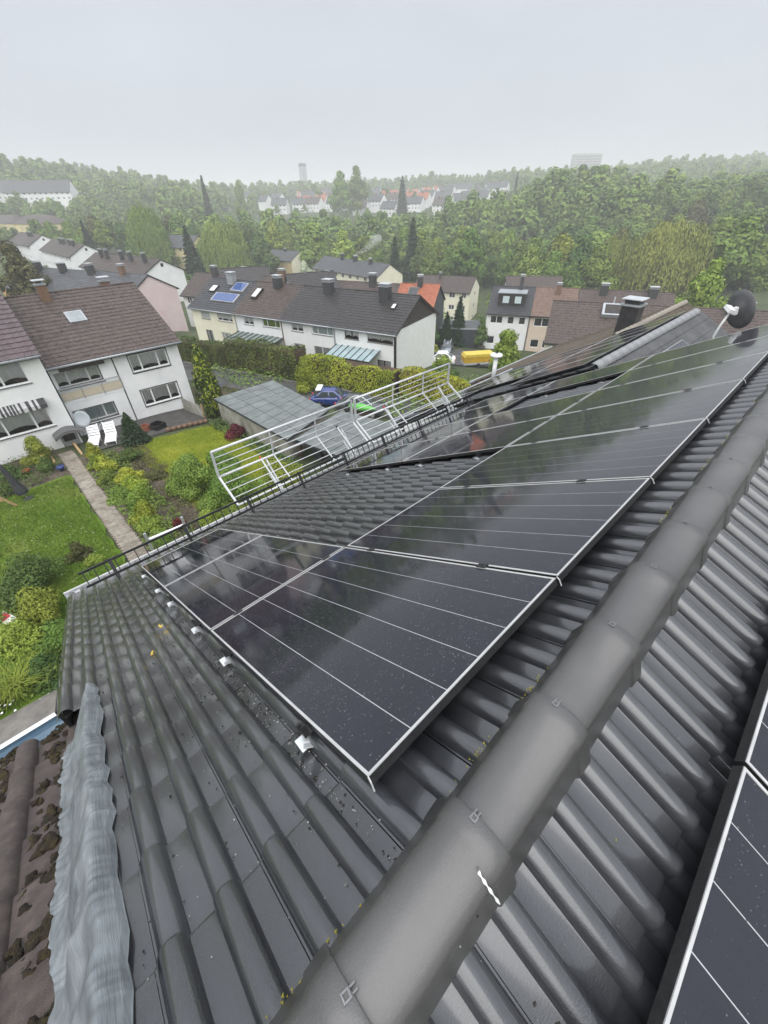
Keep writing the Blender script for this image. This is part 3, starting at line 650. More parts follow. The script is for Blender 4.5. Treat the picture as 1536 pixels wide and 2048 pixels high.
# satellite dish on a bent arm
dc = Vector((-0.95, 9.6, -0.30)); sdh = thing('satellite_dish', "dark grey satellite dish on a white bent arm behind the ridge row of panels", 'satellite dish', (-1.05, 9.6, -0.95))
def dish(parent, c, r, aim, m, arm=M_white):
    aim = Vector(aim).normalized(); q = aim.to_track_quat('Z', 'Y'); b = MB(); V = []; n = 24; prof = [(0.001, 0), (0.35, 0.02), (0.7, 0.075), (1.0, 0.15)]
    for s_, off in ((1, 0), (0.995, -0.012)):
        for rr, z in prof:
            for k in range(n): a = 2 * math.pi * k / n; V.append(Vector(c) + q @ Vector((rr * r * math.cos(a) * s_, rr * r * 1.08 * math.sin(a) * s_, z * r + off)))
    F = []
    for l in range(2):
        for i in range(3):
            for k in range(n): a, b_ = l * 4 * n + i * n, l * 4 * n + (i + 1) * n; f = (a + k, a + (k + 1) % n, b_ + (k + 1) % n, b_ + k); F.append(f if l == 0 else f[::-1])
    for k in range(n): F.append((3 * n + k, 3 * n + (k + 1) % n, 7 * n + (k + 1) % n, 7 * n + k))
    b.add(V, F); keep(b.build('dish', m, None, True), parent)
    b = MB(); b.bar(Vector(c) - aim * .02, Vector(c) - aim * .08, r * .22, r * .4); keep(b.build('mount', arm), parent); return q
M_dish = mat("dark_grey_dish", (0.09, 0.09, 0.095), 0.5, (0.13, 0.13, 0.135), 5)
q = dish(sdh, dc, 0.30, (0.55, 0.78, 0.25), M_dish)
b = MB(); b.tube([dc + Vector((-0.08, -0.11, -0.02)), dc + Vector((-0.13, -0.13, -0.25)), dc + Vector((-0.16, -0.12, -0.45)), dc + Vector((-0.13, -0.05, -0.55)), dc + Vector((-0.05, 0.0, -0.85))], 0.019, 8); keep(b.build('bent_arm', M_white, None, True), sdh)
b = MB(); b.box(-0.055, 0.055, -0.09, 0.09, -0.03, 0.03); o = b.build('bracket', M_white, None, False, dc + Vector((-0.1, -0.13, 0.02)), (0.3, 0.2, 0.8)); keep(o, sdh)
b = MB(); b.lathe([(0.10, 0), (0.10, 0.03), (0.05, 0.1), (0.04, 0.16)], 12, dc + Vector((-0.06, 0.0, -0.95))); keep(b.build('roof_collar', M_black, None, True), sdh)
# ------------------------------------------------------------------ terrain
CX, CY = 0.3895, -0.2755
FW2 = (-0.7305, 0.683); RT2 = (0.683, 0.7305)
def dsxy(d, s): return CX + d * FW2[0] + s * RT2[0], CY + d * FW2[1] + s * RT2[1]
CPL = [(-5,0,-9.2),(-5,8,-9.7),(-5,-8,-9),(8,0,-9.2),(-15,3,-9.7),(-15,-6,-9.6),(-25,3,-10.4),(-31,5,-10.8),(-31,-3,-10.6),(-24,11,-10.9),(-17,12,-10.8),(-20,6.5,-10.2),(-10,6,-9.8),(-12,14,-11),(-40,16,-12.6),(-30,20,-12.6),(-48,13,-12.6),(-22,25,-12.8),(-38,6,-11.6),(-56,20,-13.9),(-28,28,-13.9),(-45,28,-14),(-35,31,-14),(-18,30,-14),(-12,22,-12.5),(-8,16,-11.5),(-5,25,-13.5),(-85,30,-17.4),(-46,46,-17.2),(-66,38,-17.2),(-102,7,-14.9),(-73,18,-15),(-134,26,-15.9),(-105,31,-16.5),(-201,29,-15.9),(-163,30,-15.9),(-237,25,-15),(-205,27,-15.3),(-302,38,-12.8),(-270,46,-12.8),(-167,95,-21.9),(-150,97,-21.9),(-132,93,-22.3),(-98,91,-22.3),(-81,88,-25),(-66,94,-25),(-38,59,-18.4),(-27,65,-18.4),(-15,70,-18),(-21,44,-16.5),(2,54,-16),(-60,99,-23.5),(-40,50,-18),(20,60,-16),(10,20,-11),(30,0,-10),(0,-60,-9),(60,-60,-9),(100,60,-12),(-145.7,136.3,-27),(-111.6,172.8,-27),(-77.4,209.4,-22),(-68.7,160.1,-25),(-93,251.3,-9),(-143.6,285,-3),(-177.8,248.5,-12),(-218.8,204.6,-23),(-152.8,348.3,-2),(-73.9,315.6,-10),(-141.6,433.6,-8),(-234.8,260.7,-20),(-318.2,215.4,-20),(-259.7,160.8,-22),(-243.7,104.7,-19),(-313.7,293.4,-12),(-350.3,327.6,-6),(-309.3,371.4,-6),(-404.9,269.1,-8),(-401.4,375.4,-3),(-319.4,463,2),(-477,309.2,-3),(-474.4,443.7,0),(-337.8,589.8,12),(-237.8,770,22),(-212.5,650.6,12),(-105.3,618.8,5),(-515.7,619.2,14),(-174.2,984.4,30),(-613.4,368.2,4),(-443,140.5,-2),(-475.3,47.4,4),(-561,72.8,20),(-570.7,150.3,12),(-376.8,64.9,-6),(-711.1,117.3,26),(-305.7,53.1,-11),(-213.1,35,-14),(-657.1,614.4,10),(-876.2,819.3,14),(-534.7,1184.6,30),(-1217.7,454.1,20),(-1825.9,1707.2,25),(-1006.3,2583.8,40),(-2645.5,830.6,40),(-350.6,-82.8,-8),(-492,-87.6,5),(20.3,460.3,0),(27.4,248.3,-14)]
CPA = np.array(CPL, float)
def terrain(x, y):
    x = np.asarray(x, float); y = np.asarray(y, float); sh = x.shape; X = x.ravel(); Y = y.ravel(); o = np.empty(len(X))
    for i in range(0, len(X), 4000):
        dx = X[i:i + 4000, None] - CPA[None, :, 0]; dy = Y[i:i + 4000, None] - CPA[None, :, 1]
        w_ = 1 / (dx * dx + dy * dy + 6.0) ** 1.75; o[i:i + 4000] = (w_ * CPA[None, :, 2]).sum(1) / w_.sum(1)
    return o.reshape(sh)
def tz(x, y): return float(terrain(np.array([x]), np.array([y]))[0])
M_ground = mat("rough_meadow_ground", (0.030, 0.048, 0.014), 0.95, (0.070, 0.085, 0.030), 0.25, 0.6, 3, col3=(0.05, 0.066, 0.022))
NA, NR = 220, 150
ang = np.linspace(0, 2 * math.pi, NA, endpoint=False); rad = np.concatenate([[0.01], 3.0 * (3050 / 3.0) ** (np.arange(NR) / (NR - 1))])
A_, R_ = np.meshgrid(ang, rad, indexing='xy'); GX = CX + R_ * np.cos(A_); GY = CY + R_ * np.sin(A_)
GZ = terrain(GX, GY); nrr = len(rad)
V = np.stack([GX, GY, GZ], -1).reshape(-1, 3)
F = np.array([(i * NA + j, i * NA + (j + 1) % NA, (i + 1) * NA + (j + 1) % NA, (i + 1) * NA + j) for i in range(nrr - 1) for j in range(NA)])
tag(place_mesh('ground', np_mesh('ground', V, F, M_ground, True)), kind='structure')
def drape(name, poly, m, off=0.05, step=0.6, kind='structure', thick=True, edge_noise=0.0):
    # a sheet that follows the terrain inside a four-cornered outline (bilinear)
    p = [np.array(q, float) for q in poly]
    nu = max(2, int(max(np.linalg.norm(p[1] - p[0]), np.linalg.norm(p[2] - p[3])) / step)); nv = max(2, int(max(np.linalg.norm(p[3] - p[0]), np.linalg.norm(p[2] - p[1])) / step))
    u = np.linspace(0, 1, nu + 1)[:, None, None]; v = np.linspace(0, 1, nv + 1)[None, :, None]
    P = (1 - u) * (1 - v) * p[0] + u * (1 - v) * p[1] + u * v * p[2] + (1 - u) * v * p[3]
    if edge_noise: P = P + edge_noise * np.stack([np.sin(P[..., 1] * 2.3) + np.sin(P[..., 1] * 5.1 + 1), np.sin(P[..., 0] * 1.9) + np.sin(P[..., 0] * 4.7)], -1) * 0.5
    Z = terrain(P[..., 0], P[..., 1]) + off; V = np.concatenate([P, Z[..., None]], -1).reshape(-1, 3); k = nv + 1
    F = np.array([(i * k + j, (i + 1) * k + j, (i + 1) * k + j + 1, i * k + j + 1) for i in range(nu) for j in range(nv)])
    o = place_mesh(name, np_mesh(name, V, F, m, True)); tag(o, kind=kind); return o
# ------------------------------------------------------------------ house materials
M_wall = mat("white_render", (0.76, 0.77, 0.77), 0.85, (0.85, 0.86, 0.85), 0.7, 0.15, 60, detail=8)
M_walldirty = mat("stained_white_render", (0.84, 0.85, 0.85), 0.9, (0.50, 0.51, 0.51), 0.55, 0.25, 60, detail=10, col3=(0.74, 0.75, 0.75), mid=(0.42, 0.80))
M_cream = mat("cream_render", (0.72, 0.68, 0.52), 0.85, (0.80, 0.77, 0.63), 0.6, 0.15, 60)
M_pink = mat("pale_pink_render", (0.66, 0.52, 0.51), 0.85, (0.74, 0.62, 0.60), 0.5, 0.15, 60)
M_yellow = mat("pale_yellow_render", (0.70, 0.58, 0.30), 0.85, (0.76, 0.66, 0.40), 0.5)
M_orange = mat("orange_render", (0.65, 0.38, 0.16), 0.85, (0.72, 0.46, 0.22), 0.5)
M_beige = mat("beige_render", (0.62, 0.50, 0.40), 0.85, (0.68, 0.57, 0.47), 0.5)
M_ochre = mat("ochre_render", (0.50, 0.40, 0.20), 0.85, (0.58, 0.48, 0.28), 0.5)
M_greywall = mat("dark_grey_cladding", (0.045, 0.05, 0.052), 0.6, (0.08, 0.085, 0.09), 2, 0.2, 20)
M_rdark = mat("dark_anthracite_roof", (0.020, 0.021, 0.024), 0.42, (0.045, 0.047, 0.053), 3, 0.15, 30, rvar=0.1)
M_rblack = mat("black_brown_roof", (0.018, 0.016, 0.016), 0.42, (0.040, 0.036, 0.036), 3, 0.15, 30, rvar=0.1)
M_rbrown = mat("dark_brown_roof", (0.035, 0.025, 0.021), 0.5, (0.085, 0.060, 0.050), 2.5, 0.2, 30, rvar=0.1)
M_rgrey = mat("grey_roof", (0.045, 0.047, 0.052), 0.55, (0.085, 0.088, 0.095), 1.5, 0.2, 30)
M_rred = mat("orange_red_roof", (0.26, 0.075, 0.035), 0.55, (0.38, 0.13, 0.065), 2.5, 0.2, 30)
M_rpurple = mat("purple_brown_glazed_roof", (0.050, 0.030, 0.034), 0.25, (0.10, 0.065, 0.068), 3, 0.1, 30, rvar=0.08)
M_rlight = mat("light_brown_roof", (0.115, 0.070, 0.050), 0.6, (0.19, 0.125, 0.095), 2.5, 0.2, 30)
M_wframe = mat("white_window_frame", (0.78, 0.79, 0.79), 0.35, (0.84, 0.84, 0.84), 4)
M_dframe = mat("dark_brown_window_frame", (0.025, 0.018, 0.015), 0.4, (0.04, 0.03, 0.026), 5)
M_pane = mat("dark_window_pane", (0.012, 0.014, 0.016), 0.06, (0.045, 0.05, 0.052), 1.2, spec=0.6)
M_glass = glass_mat("clear_pane")
M_curtain = mat("sheer_curtain", (0.62, 0.63, 0.64), 0.9, (0.85, 0.86, 0.87), 26, stretch=(1, 1, 0.03))
M_greenblind = mat("green_blind", (0.25, 0.38, 0.06), 0.8, (0.32, 0.45, 0.10), 5)
M_frost = mat("frosted_blind", (0.45, 0.55, 0.55), 0.7, (0.55, 0.63, 0.63), 5)
M_greyblind = mat("grey_roller_shutter", (0.36, 0.37, 0.36), 0.6, (0.44, 0.45, 0.44), 14, stretch=(0.1, 0.1, 6))
M_room = mat("dim_room", (0.035, 0.032, 0.03), 0.9, (0.06, 0.055, 0.05), 2)
M_sill = mat("dark_stone_sill", (0.10, 0.10, 0.10), 0.6, (0.16, 0.16, 0.16), 8)
M_surround = mat("dark_window_surround", (0.05, 0.05, 0.055), 0.7, (0.08, 0.08, 0.085), 8)
M_brickd = mat("dark_clad_chimney", (0.030, 0.031, 0.033), 0.55, (0.06, 0.06, 0.062), 9, 0.3, 30)
M_brickb = mat("brown_brick_chimney", (0.13, 0.075, 0.045), 0.8, (0.21, 0.13, 0.085), 9, 0.5, 40)
M_skyl = mat("rooflight_glass", (0.20, 0.23, 0.24), 0.05, (0.28, 0.31, 0.32), 2, spec=0.8)
M_skyw = mat("white_rooflight_blind", (0.70, 0.72, 0.73), 0.2, (0.8, 0.8, 0.8), 2)
M_solblue = mat("blue_solar_collector", (0.035, 0.07, 0.20), 0.08, (0.06, 0.11, 0.27), 3, spec=0.7)
M_canopy = mat("turquoise_canopy_glass", (0.30, 0.40, 0.42), 0.12, (0.40, 0.50, 0.52), 1, spec=0.7)
M_canopyg = mat("grey_green_canopy_glass", (0.12, 0.16, 0.15), 0.1, (0.20, 0.25, 0.23), 1, spec=0.7)

def grid_wall(b, L, h, holes, y=0.0, depth=0.14):     # front wall in local x/z with rectangular openings and their reveals
    xs = sorted(set([0, L] + [q for o in holes for q in o[:2]])); zs = sorted(set([0, h] + [q for o in holes for q in o[2:4]]))
    for i in range(len(xs) - 1):
        for j in range(len(zs) - 1):
            mxx, mz = (xs[i] + xs[i + 1]) / 2, (zs[j] + zs[j + 1]) / 2
            if any(o[0] < mxx < o[1] and o[2] < mz < o[3] for o in holes): continue
            b.quad((xs[i], y, zs[j]), (xs[i + 1], y, zs[j]), (xs[i + 1], y, zs[j + 1]), (xs[i], y, zs[j + 1]))
    for x0, x1, z0, z1 in holes:
        b.quad((x0, y, z0), (x0, y + depth, z0), (x0, y + depth, z1), (x0, y, z1)); b.quad((x1, y, z0), (x1, y, z1), (x1, y + depth, z1), (x1, y + depth, z0))
        b.quad((x0, y, z0), (x1, y, z0), (x1, y + depth, z0), (x0, y + depth, z0)); b.quad((x0, y, z1), (x0, y + depth, z1), (x1, y + depth, z1), (x1, y, z1))
def window(t, x0, x1, z0, z1, n=2, fm=None, fill='curtain', y=0.0, recess=0.07, detail=True, surround=False, cur=None, name='window', blind=0.0):
    fm = fm or M_wframe; fw_ = 0.075 if detail else 0.09; yf = y + recess
    b = MB(); yb_ = yf + 0.06
    b.box(x0, x1, yf, yb_, z0, z0 + fw_); b.box(x0, x1, yf, yb_, z1 - fw_, z1); b.box(x0, x0 + fw_, yf, yb_, z0 + fw_, z1 - fw_); b.box(x1 - fw_, x1, yf, yb_, z0 + fw_, z1 - fw_)
    splits = [x0 + fw_ * .5] + ([x0 + (x1 - x0) * q for q in (0.27, 0.73)] if n == 3 else [x0 + (x1 - x0) * k / n for k in range(1, n)]) + [x1 - fw_ * .5]
    for q in splits[1:-1]: b.box(q - fw_ * .62, q + fw_ * .62, yf - 0.004, yb_ - 0.004, z0 + fw_, z1 - fw_)
    f = b.build(name, fm, t)
    for i in range(len(splits) - 1):
        xa = splits[i] + fw_ * .5; xb = splits[i + 1] - fw_ * .5
        if detail:
            b = MB(); b.quad((xa, yf + .03, z0 + fw_), (xb, yf + .03, z0 + fw_), (xb, yf + .03, z1 - fw_), (xa, yf + .03, z1 - fw_)); b.build('pane', M_glass, f)
            if fill:
                cm = cur or M_curtain; zc = z0 + fw_ + (z1 - z0) * (0.12 if fill == 'curtain' else 0); P = []
                for k in range(13): xx = xa + (xb - xa) * k / 12; yy = yf + .065 + 0.018 * math.sin(k * 2.4 + i); zz = zc + ((z1 - z0) * 0.10 * abs(math.sin(math.pi * (k / 12.0))) if fill == 'curtain' else 0); P.append([(xx, yy, zz), (xx, yy, z1 - fw_)])
                MBc = MB(); MBc.grid(P); MBc.build('curtain', cm, f)
        else:
            b = MB(); b.quad((xa, yf + .03, z0 + fw_), (xb, yf + .03, z0 + fw_), (xb, yf + .03, z1 - fw_), (xa, yf + .03, z1 - fw_)); b.build('pane', M_pane if not cur else cur, f)
    if detail:
        b = MB(); b.add([(x0, yf + .45, z0), (x1, yf + .45, z0), (x1, yf + .45, z1), (x0, yf + .45, z1), (x0, yf + .06, z0), (x1, yf + .06, z0), (x1, yf + .06, z1), (x0, yf + .06, z1)], [(0, 1, 2, 3), (0, 4, 5, 1), (3, 2, 6, 7), (0, 3, 7, 4), (1, 5, 6, 2)]); b.build('room', M_room, f)
        b = MB(); b.box(x0 - .06, x1 + .06, y - 0.07, y + recess, z0 - 0.045, z0 - 0.004); b.build('sill', M_sill, f)
    if blind:
        b = MB(); b.box(x0 + .03, x1 - .03, yf - .035, yf - .006, z1 - (z1 - z0) * blind, z1 - .01); b.build('shutter', M_greyblind if blind < .99 else M_greyblind, f)
    if surround:
        b = MB(); q = 0.06
        b.box(x0 - q, x1 + q, y - .012, y - .002, z1, z1 + q); b.box(x0 - q, x1 + q, y - .012, y - .002, z0 - q - .05, z0 - .05); b.box(x0 - q, x0, y - .012, y - .002, z0 - .05, z1); b.box(x1, x1 + q, y - .012, y - .002, z0 - .05, z1); b.build('surround', M_surround, f)
    return f
def tiled_slope(x0, x1, depth, z0, rise, ov, y_dir=1, y_base=0.0, tw=0.30, te=0.36, amp=0.022, step=0.026, lod=4, courses=True):
    # slope in local coordinates: eave at y = -ov, ridge at y = depth (mirrored for the back slope)
    sl = math.hypot(depth, rise); ca, sa = depth / sl, rise / sl; tot = sl + ov / ca; nrow = max(2, int(tot / te)); te = tot / nrow; ncol = max(2, int((x1 - x0) / tw * lod)); rows = []
    xs = np.linspace(x0, x1, ncol + 1)
    for j in range(nrow):
        for q, hh in ((0, step), (1, 0.0)):
            l = (j + q) * te - ov / ca - (0.004 if q else 0); r = []
            for x in xs:
                h = hh + amp * max(0.0, math.sin((x / tw) * 2 * math.pi + (0.0 if y_dir > 0 else 1))); y = l * ca - h * sa; z = z0 + l * sa + h * ca; r.append((x, y if y_dir > 0 else y_base - y, z))
            rows.append(r if y_dir > 0 else r[::-1])
    return rows
FOOT = []
def gable_house(label, A, az, L, hd, ze, rise, wh, wm=None, rm=None, gm=None, group=None, ov=0.45, vo=0.22, wins=(), chims=(), extras=None, tile=0.3, lod=3, detail=False, storeys=2, auto=0, split=None, gwin=0, name='house', tag_cat='house', hip=0.0, auto_lower=True, fwall=None, wall=True):
    a = math.radians(az); wm = wm or M_wall; rm = rm or M_rdark
    for q_ in np.arange(0, L + .1, 5): FOOT.append((A[0] + math.sin(a) * q_ - math.cos(a) * hd, A[1] + math.cos(a) * q_ + math.sin(a) * hd, hd + 1.5))
    t = thing(name, label, tag_cat, (A[0], A[1], ze - wh), math.pi / 2 - a, group)
    holes = [(x0, x1, z0, z1) for (x0, x1, z0, z1, *r) in wins]
    ws = list(wins)
    if auto:
        ww = L / auto
        for s in range(storeys):
            zb = wh - 1.55 - s * 2.75
            for k in range(auto):
                cxx = ww * (k + .5); wd = 1.5 if k % 2 else 1.15; ws.append((cxx - wd / 2, cxx + wd / 2, zb, zb + 1.15, 2)); holes.append((cxx - wd / 2, cxx + wd / 2, zb, zb + 1.15))
    D = 2 * hd; b = MB()
    grid_wall(b, L, wh - 0.02, holes)
    b.quad((0, D, -3), (0, D, wh), (L, D, wh), (L, D, -3)); b.quad((0, 0, -3), (0, 0, 0), (L, 0, 0), (L, 0, -3))
    hp = hip
    for x, fl in ((0, 1), (L, 0)):
        q = [(x, 0, -3), (x, D, -3), (x, D, wh), (x, 0, wh)] if gm or hp else [(x, 0, -3), (x, D, -3), (x, D, wh), (x, hd, wh + rise - .05), (x, 0, wh)]
        b.poly(q if x else q[::-1])
    b.build('wall', wm, t)
    if gm and not hp:
        for x, nm in ((0, 'gable'), (L, 'gable')):
            g = MB(); sx = -1 if x == 0 else 1; g.prism([(0, wh), (hd * 2, wh), (hd, wh + rise - .05)], 0, .03)
            g2 = MB(); g2.add([(x + sx * (.012 + yy), xx, zz) for xx, yy, zz in g.v], g.f); g2.build(nm, gm, t)
    rf = MB()
    zz0 = wh - 0.02
    if not hp:
        P1 = tiled_slope(-vo, L + vo, hd, zz0, rise, ov, 1, 0, tile, tile * 1.2, lod=lod); P2 = tiled_slope(-vo, L + vo, hd, zz0, rise, ov, -1, D, tile, tile * 1.2, lod=lod)
        rf.grid(P1); rf.grid(P2)
    else:
        e = [(-ov, -ov, zz0 - .2), (L + ov, -ov, zz0 - .2), (L + ov, D + ov, zz0 - .2), (-ov, D + ov, zz0 - .2)]; r0 = (hp, hd, zz0 + rise); r1 = (L - hp, hd, zz0 + rise)
        rf.quad(e[0], e[1], r1, r0); rf.poly([e[1], e[2], r1]); rf.quad(e[2], e[3], r0, r1); rf.poly([e[3], e[0], r0])
    ro = rf.build('roof', rm, t)
    sl = rise / hd; u = MB(); zo = -0.05
    if not hp:
        u.prism([(0, 0), (0, 0)], 0, 0) if False else None
        sec = [(-ov, zz0 - ov * sl + zo), (hd, zz0 + rise + zo), (D + ov, zz0 - ov * sl + zo), (D + ov, zz0 - ov * sl - .17), (hd, zz0 + rise - .17), (-ov, zz0 - ov * sl - .17)]
        n = len(sec); x0, x1 = -vo + .01, L + vo - .01
        u.add([(x0, y, z) for y, z in sec] + [(x1, y, z) for y, z in sec], [(0, 1, 4, 5), (1, 2, 3, 4), (n + 1, n, n + 5, n + 4), (n + 2, n + 1, n + 4, n + 3)] + [(i, n + i, n + (i + 1) % n, (i + 1) % n) for i in range(n)])
        u.build('roof_edge', M_rblack, t)
        rc = MB(); rc.tube([(-vo, hd, zz0 + rise + .0), (L + vo, hd, zz0 + rise + .0)], 0.085, 7); rc.build('ridge', rm, ro, True)
        gt = MB(); gt.tube([(-vo, -ov - .05, zz0 - ov * sl - .06), (L + vo, -ov - .05, zz0 - ov * sl - .06)], 0.07, 7); gt.build('gutter', M_rblack if not detail else M_zinc, t, True)
    for x0, x1, z0, z1, n, *kw in ws: window(t, x0, x1, z0, z1, n, detail=detail, **(kw[0] if kw else {}))
    if gwin:
        for k in range(gwin):
            z0 = wh - 1.4 - k * 2.75 if gwin > 1 else wh + rise * .35
            g = MB(); g.box(L + .01, L + .05, hd - .4, hd + .4, z0, z0 + .8); f = g.build('window', M_wframe, t); g = MB(); g.box(L + .052, L + .06, hd - .32, hd + .32, z0 + .08, z0 + .72); g.build('pane', M_pane, f)
    for x, y, sx, sy, top, m, *pl in chims:
        zr = zz0 + (y if y < hd else D - y) * sl; chimney(t, (x, y), sx, sy, zr - .3, zz0 + top, m, *(pl or [True]))
    if extras: extras(t, sl, zz0)
    return t
def on_slope(t, x0, x1, y0, y1, sl, zz0, h, m, name, th=0.07, frame=None, fm=None):
    b = MB(); ln = math.hypot(1, sl); n = Vector((0, -sl / ln, 1 / ln))
    P = [Vector((x, y, zz0 + y * sl)) for x, y in ((x0, y0), (x1, y0), (x1, y1), (x0, y1))]
    lo = [p + n * 0.0 for p in P]; hi = [p + n * (h + th) for p in P]
    b.add(lo + hi, [(0, 1, 5, 4), (1, 2, 6, 5), (2, 3, 7, 6), (3, 0, 4, 7), (4, 5, 6, 7)])
    f = b.build(name, fm or m, t); c = [sum((P[i] for i in range(4)), Vector()) / 4 for _ in (0,)][0]
    q = [c + (p - c) * (frame or 0.86) + n * (h + th + .006) for p in P]
    b = MB(); b.quad(*q); b.build('pane' if name == 'skylight' else 'cell_field', m, f); return f

# ------------------------------------------------------------------ left houses
LA = (-31.33, 1.96)
def h1_extra(t, sl, z):
    on_slope(t, 2.58, 3.6, 2.85, 3.85, sl, z, .04, M_skyl, 'skylight', .08, .82, M_zinc)
    b = MB(); b.box(-0.03, 3.55, -0.02, 0.9, 2.42, 2.58); b.build('balcony_slab', M_white, t)
    b = MB(); b.quad((0.02, -.06, 2.62), (3.5, -.06, 2.62), (3.5, -.06, 3.1), (0.02, -.06, 3.1)); p = b.build('balcony_screen', mat("beige_balcony_screen", (0.52, 0.45, 0.34), .8, (0.6, 0.53, 0.42), 8), t)
    b = MB()
    b.tube([(0, -.1, 3.4), (3.52, -.1, 3.4)], .025, 6); b.tube([(0, -.1, 3.18), (3.52, -.1, 3.18)], .018, 6)
    for x in (0.02, 1.2, 2.35, 3.5): b.tube([(x, -.1, 2.5), (x, -.1, 3.4)], .02, 6)
    b.build('balcony_railing', M_zinc, t)
    b = MB(); b.box(0.5, 3.0, -.35, .5, 4.52, 4.62); b.box(.5, 3.0, -.36, -.33, 4.4, 4.6); b.build('awning_case', M_dframe, t)
    b = MB(); b.tube([(3.52, .0, 4.8), (3.52, .0, 0)], .04, 6); b.build('downpipe', M_dframe, t)
h1 = gable_house("white rendered row house with weathered brown tiles, a skylight and a recessed balcony", LA, 0.5, 7.75, 6.0, -6.02, 2.78, 5.0, M_walldirty, M_brown, ov=.42, vo=.2, detail=True, lod=5, tile=.3, extras=h1_extra,
    wins=[(4.45, 6.9, 3.35, 4.45, 3, dict(surround=True)), (4.42, 6.92, .98, 2.1, 3, dict(surround=True)), (0.15, 2.65, 3.3, 4.3, 3, dict(recess=.5, surround=False)), (0.15, 2.65, .85, 1.9, 3, dict(recess=.5, fill='blind', cur=M_frost))],
    chims=[(2.2, 5.4, .55, .55, 3.35, M_brickb), (6.3, 7.2, .6, .6, 2.95, M_brickb)])
def h0_extra(t, sl, z):
    b = MB(); P = []
    for i in range(25):
        x = 5.2 + 2.9 * i / 24; P.append([(x, -.02, 3.05), (x, -.5, 2.83), (x, -.52, 2.62 + .03 * math.sin(i * 1.6))])
    b.grid(P); a = b.build('awning', mat("striped_awning", (0.05, 0.05, 0.055), .8, (0.5, 0.5, 0.5), 3.2, stretch=(2, .01, .01), detail=0, mid=(.48, .52)), t)
    b = MB(); P = []
    for i in range(13):
        s_ = i / 12; x = 7.55 + 1.62 * s_; zz = .82 + .30 * math.sin(math.pi * s_); P.append([(x, 0, zz), (x, -.75, zz - .05), (x, -.75, zz - .22)])
    b.grid(P); b.build('door_canopy', M_sill, t)
    b = MB(); b.box(7.85, 8.75, -.03, .02, -1.2, .72); d = b.build('door', mat("grey_door", (0.27, 0.28, 0.28), .6, (0.33, 0.34, 0.34), 4), t)
    b = MB(); b.box(7.98, 8.62, -.036, -.031, .18, .6); b.build('pane', M_pane, d)
    b = MB(); b.bar((7.9, -.05, -.2), (7.9, -.05, .0), .03); b.build('handle', M_dframe, d)
h0 = gable_house("white row house with glossy purple-brown tiles at the left picture edge", (-30.15, -7.05), 0.5, 8.85, 6.2, -4.95, 2.9, 5.6, M_wall, M_rpurple, ov=.42, vo=.1, detail=True, lod=5, tile=.34, extras=h0_extra,
    wins=[(5.6, 7.95, 3.98, 5.28, 2), (4.9, 7.98, 1.33, 2.72, 3)])
# ------------------------------------------------------------------ the white row beyond the hedge: four houses
RAZ = 74.0; RA = np.array((-56.39, 20.61)); rd = np.array((math.sin(math.radians(RAZ)), math.cos(math.radians(RAZ))))
def canopy(x0, x1, zb, zf, dep, m, fm, n):
    def f(t, sl, z):
        b = MB(); b.quad((x0, -dep, zf), (x1, -dep, zf), (x1, 0, zb), (x0, 0, zb)); c = b.build('canopy_glass', m, t)
        b = MB()
        for i in range(n + 1): x = x0 + (x1 - x0) * i / n; b.bar((x, -dep, zf + .03), (x, 0, zb + .03), .06, .06)
        b.bar((x0, -dep, zf), (x1, -dep, zf), .1, .1); b.bar((x0 + .05, -dep + .05, 0), (x0 + .05, -dep + .05, zf), .1); b.bar((x1 - .05, -dep + .05, 0), (x1 - .05, -dep + .05, zf), .1)
        b.build('canopy_frame', fm, t)
    return f
def r1x(t, sl, z):
    on_slope(t, 2.85, 6.75, 1.0, 2.25, sl, z, .05, M_solblue, 'solar_collector', .07, .94, M_frame)
    on_slope(t, 4.7, 6.75, 2.75, 4.05, sl, z, .05, M_solblue, 'solar_collector', .07, .92, M_frame)
    on_slope(t, 1.35, 2.35, 2.25, 3.3, sl, z, .04, M_skyw, 'skylight', .12, .8, M_dframe)
    b = MB(); b.tube([(7.62, -.04, 5.1), (7.62, -.04, 0)], .05, 6); b.build('downpipe', M_zinc, t)
def r2x(t, sl, z):
    on_slope(t, 1.1, 1.95, 1.9, 3.4, sl, z, .05, M_skyw, 'skylight', .2, .8, M_dframe); canopy(.1, 7.0, 3.05, 2.65, 2.5, M_canopyg, M_dframe, 9)(t, sl, z)
    b = MB(); b.tube([(7.05, -.04, 5.1), (7.05, -.04, 0)], .05, 6); b.build('downpipe', M_brickb, t)
def r3x(t, sl, z):
    b = MB(); b.tube([(7.05, -.04, 5.1), (7.05, -.04, 0)], .06, 6); b.build('downpipe', M_zinc, t)
def r4x(t, sl, z):
    on_slope(t, 5.2, 5.62, 2.5, 3.15, sl, z, .04, M_skyw, 'skylight', .1, .8, M_dframe); canopy(.1, 5.4, 3.3, 2.75, 2.2, M_canopy, M_dframe, 7)(t, sl, z)
    b = MB(); b.box(6.95, 7.2, -.03, .05, 0, 5.25); b.build('corner_board', M_dframe, t)
    br = M_whitebrick; b = MB(); b.quad((7.215, 0.06, 0), (7.215, 9.1, 0), (7.215, 9.1, 5.2), (7.215, 0.06, 5.2)); b.build('brick_facing', br, t)
    rows = MB()
    for i in range(34): rows.box(7.216, 7.222, .06, 9.1, .2 + .147 * i, .2 + .147 * i + .125)
    o = rows.build('brick_courses', br, t); o['kind'] = 'stuff'
M_whitebrick = mat("white_painted_brick", (0.72, 0.73, 0.70), 0.7, (0.80, 0.80, 0.78), 2, 0.2, 40)
GR = "houses of the white row behind the hedge"
def rowA(off): p = RA + rd * off; return (p[0], p[1])
Dk = dict(fm=M_dframe)
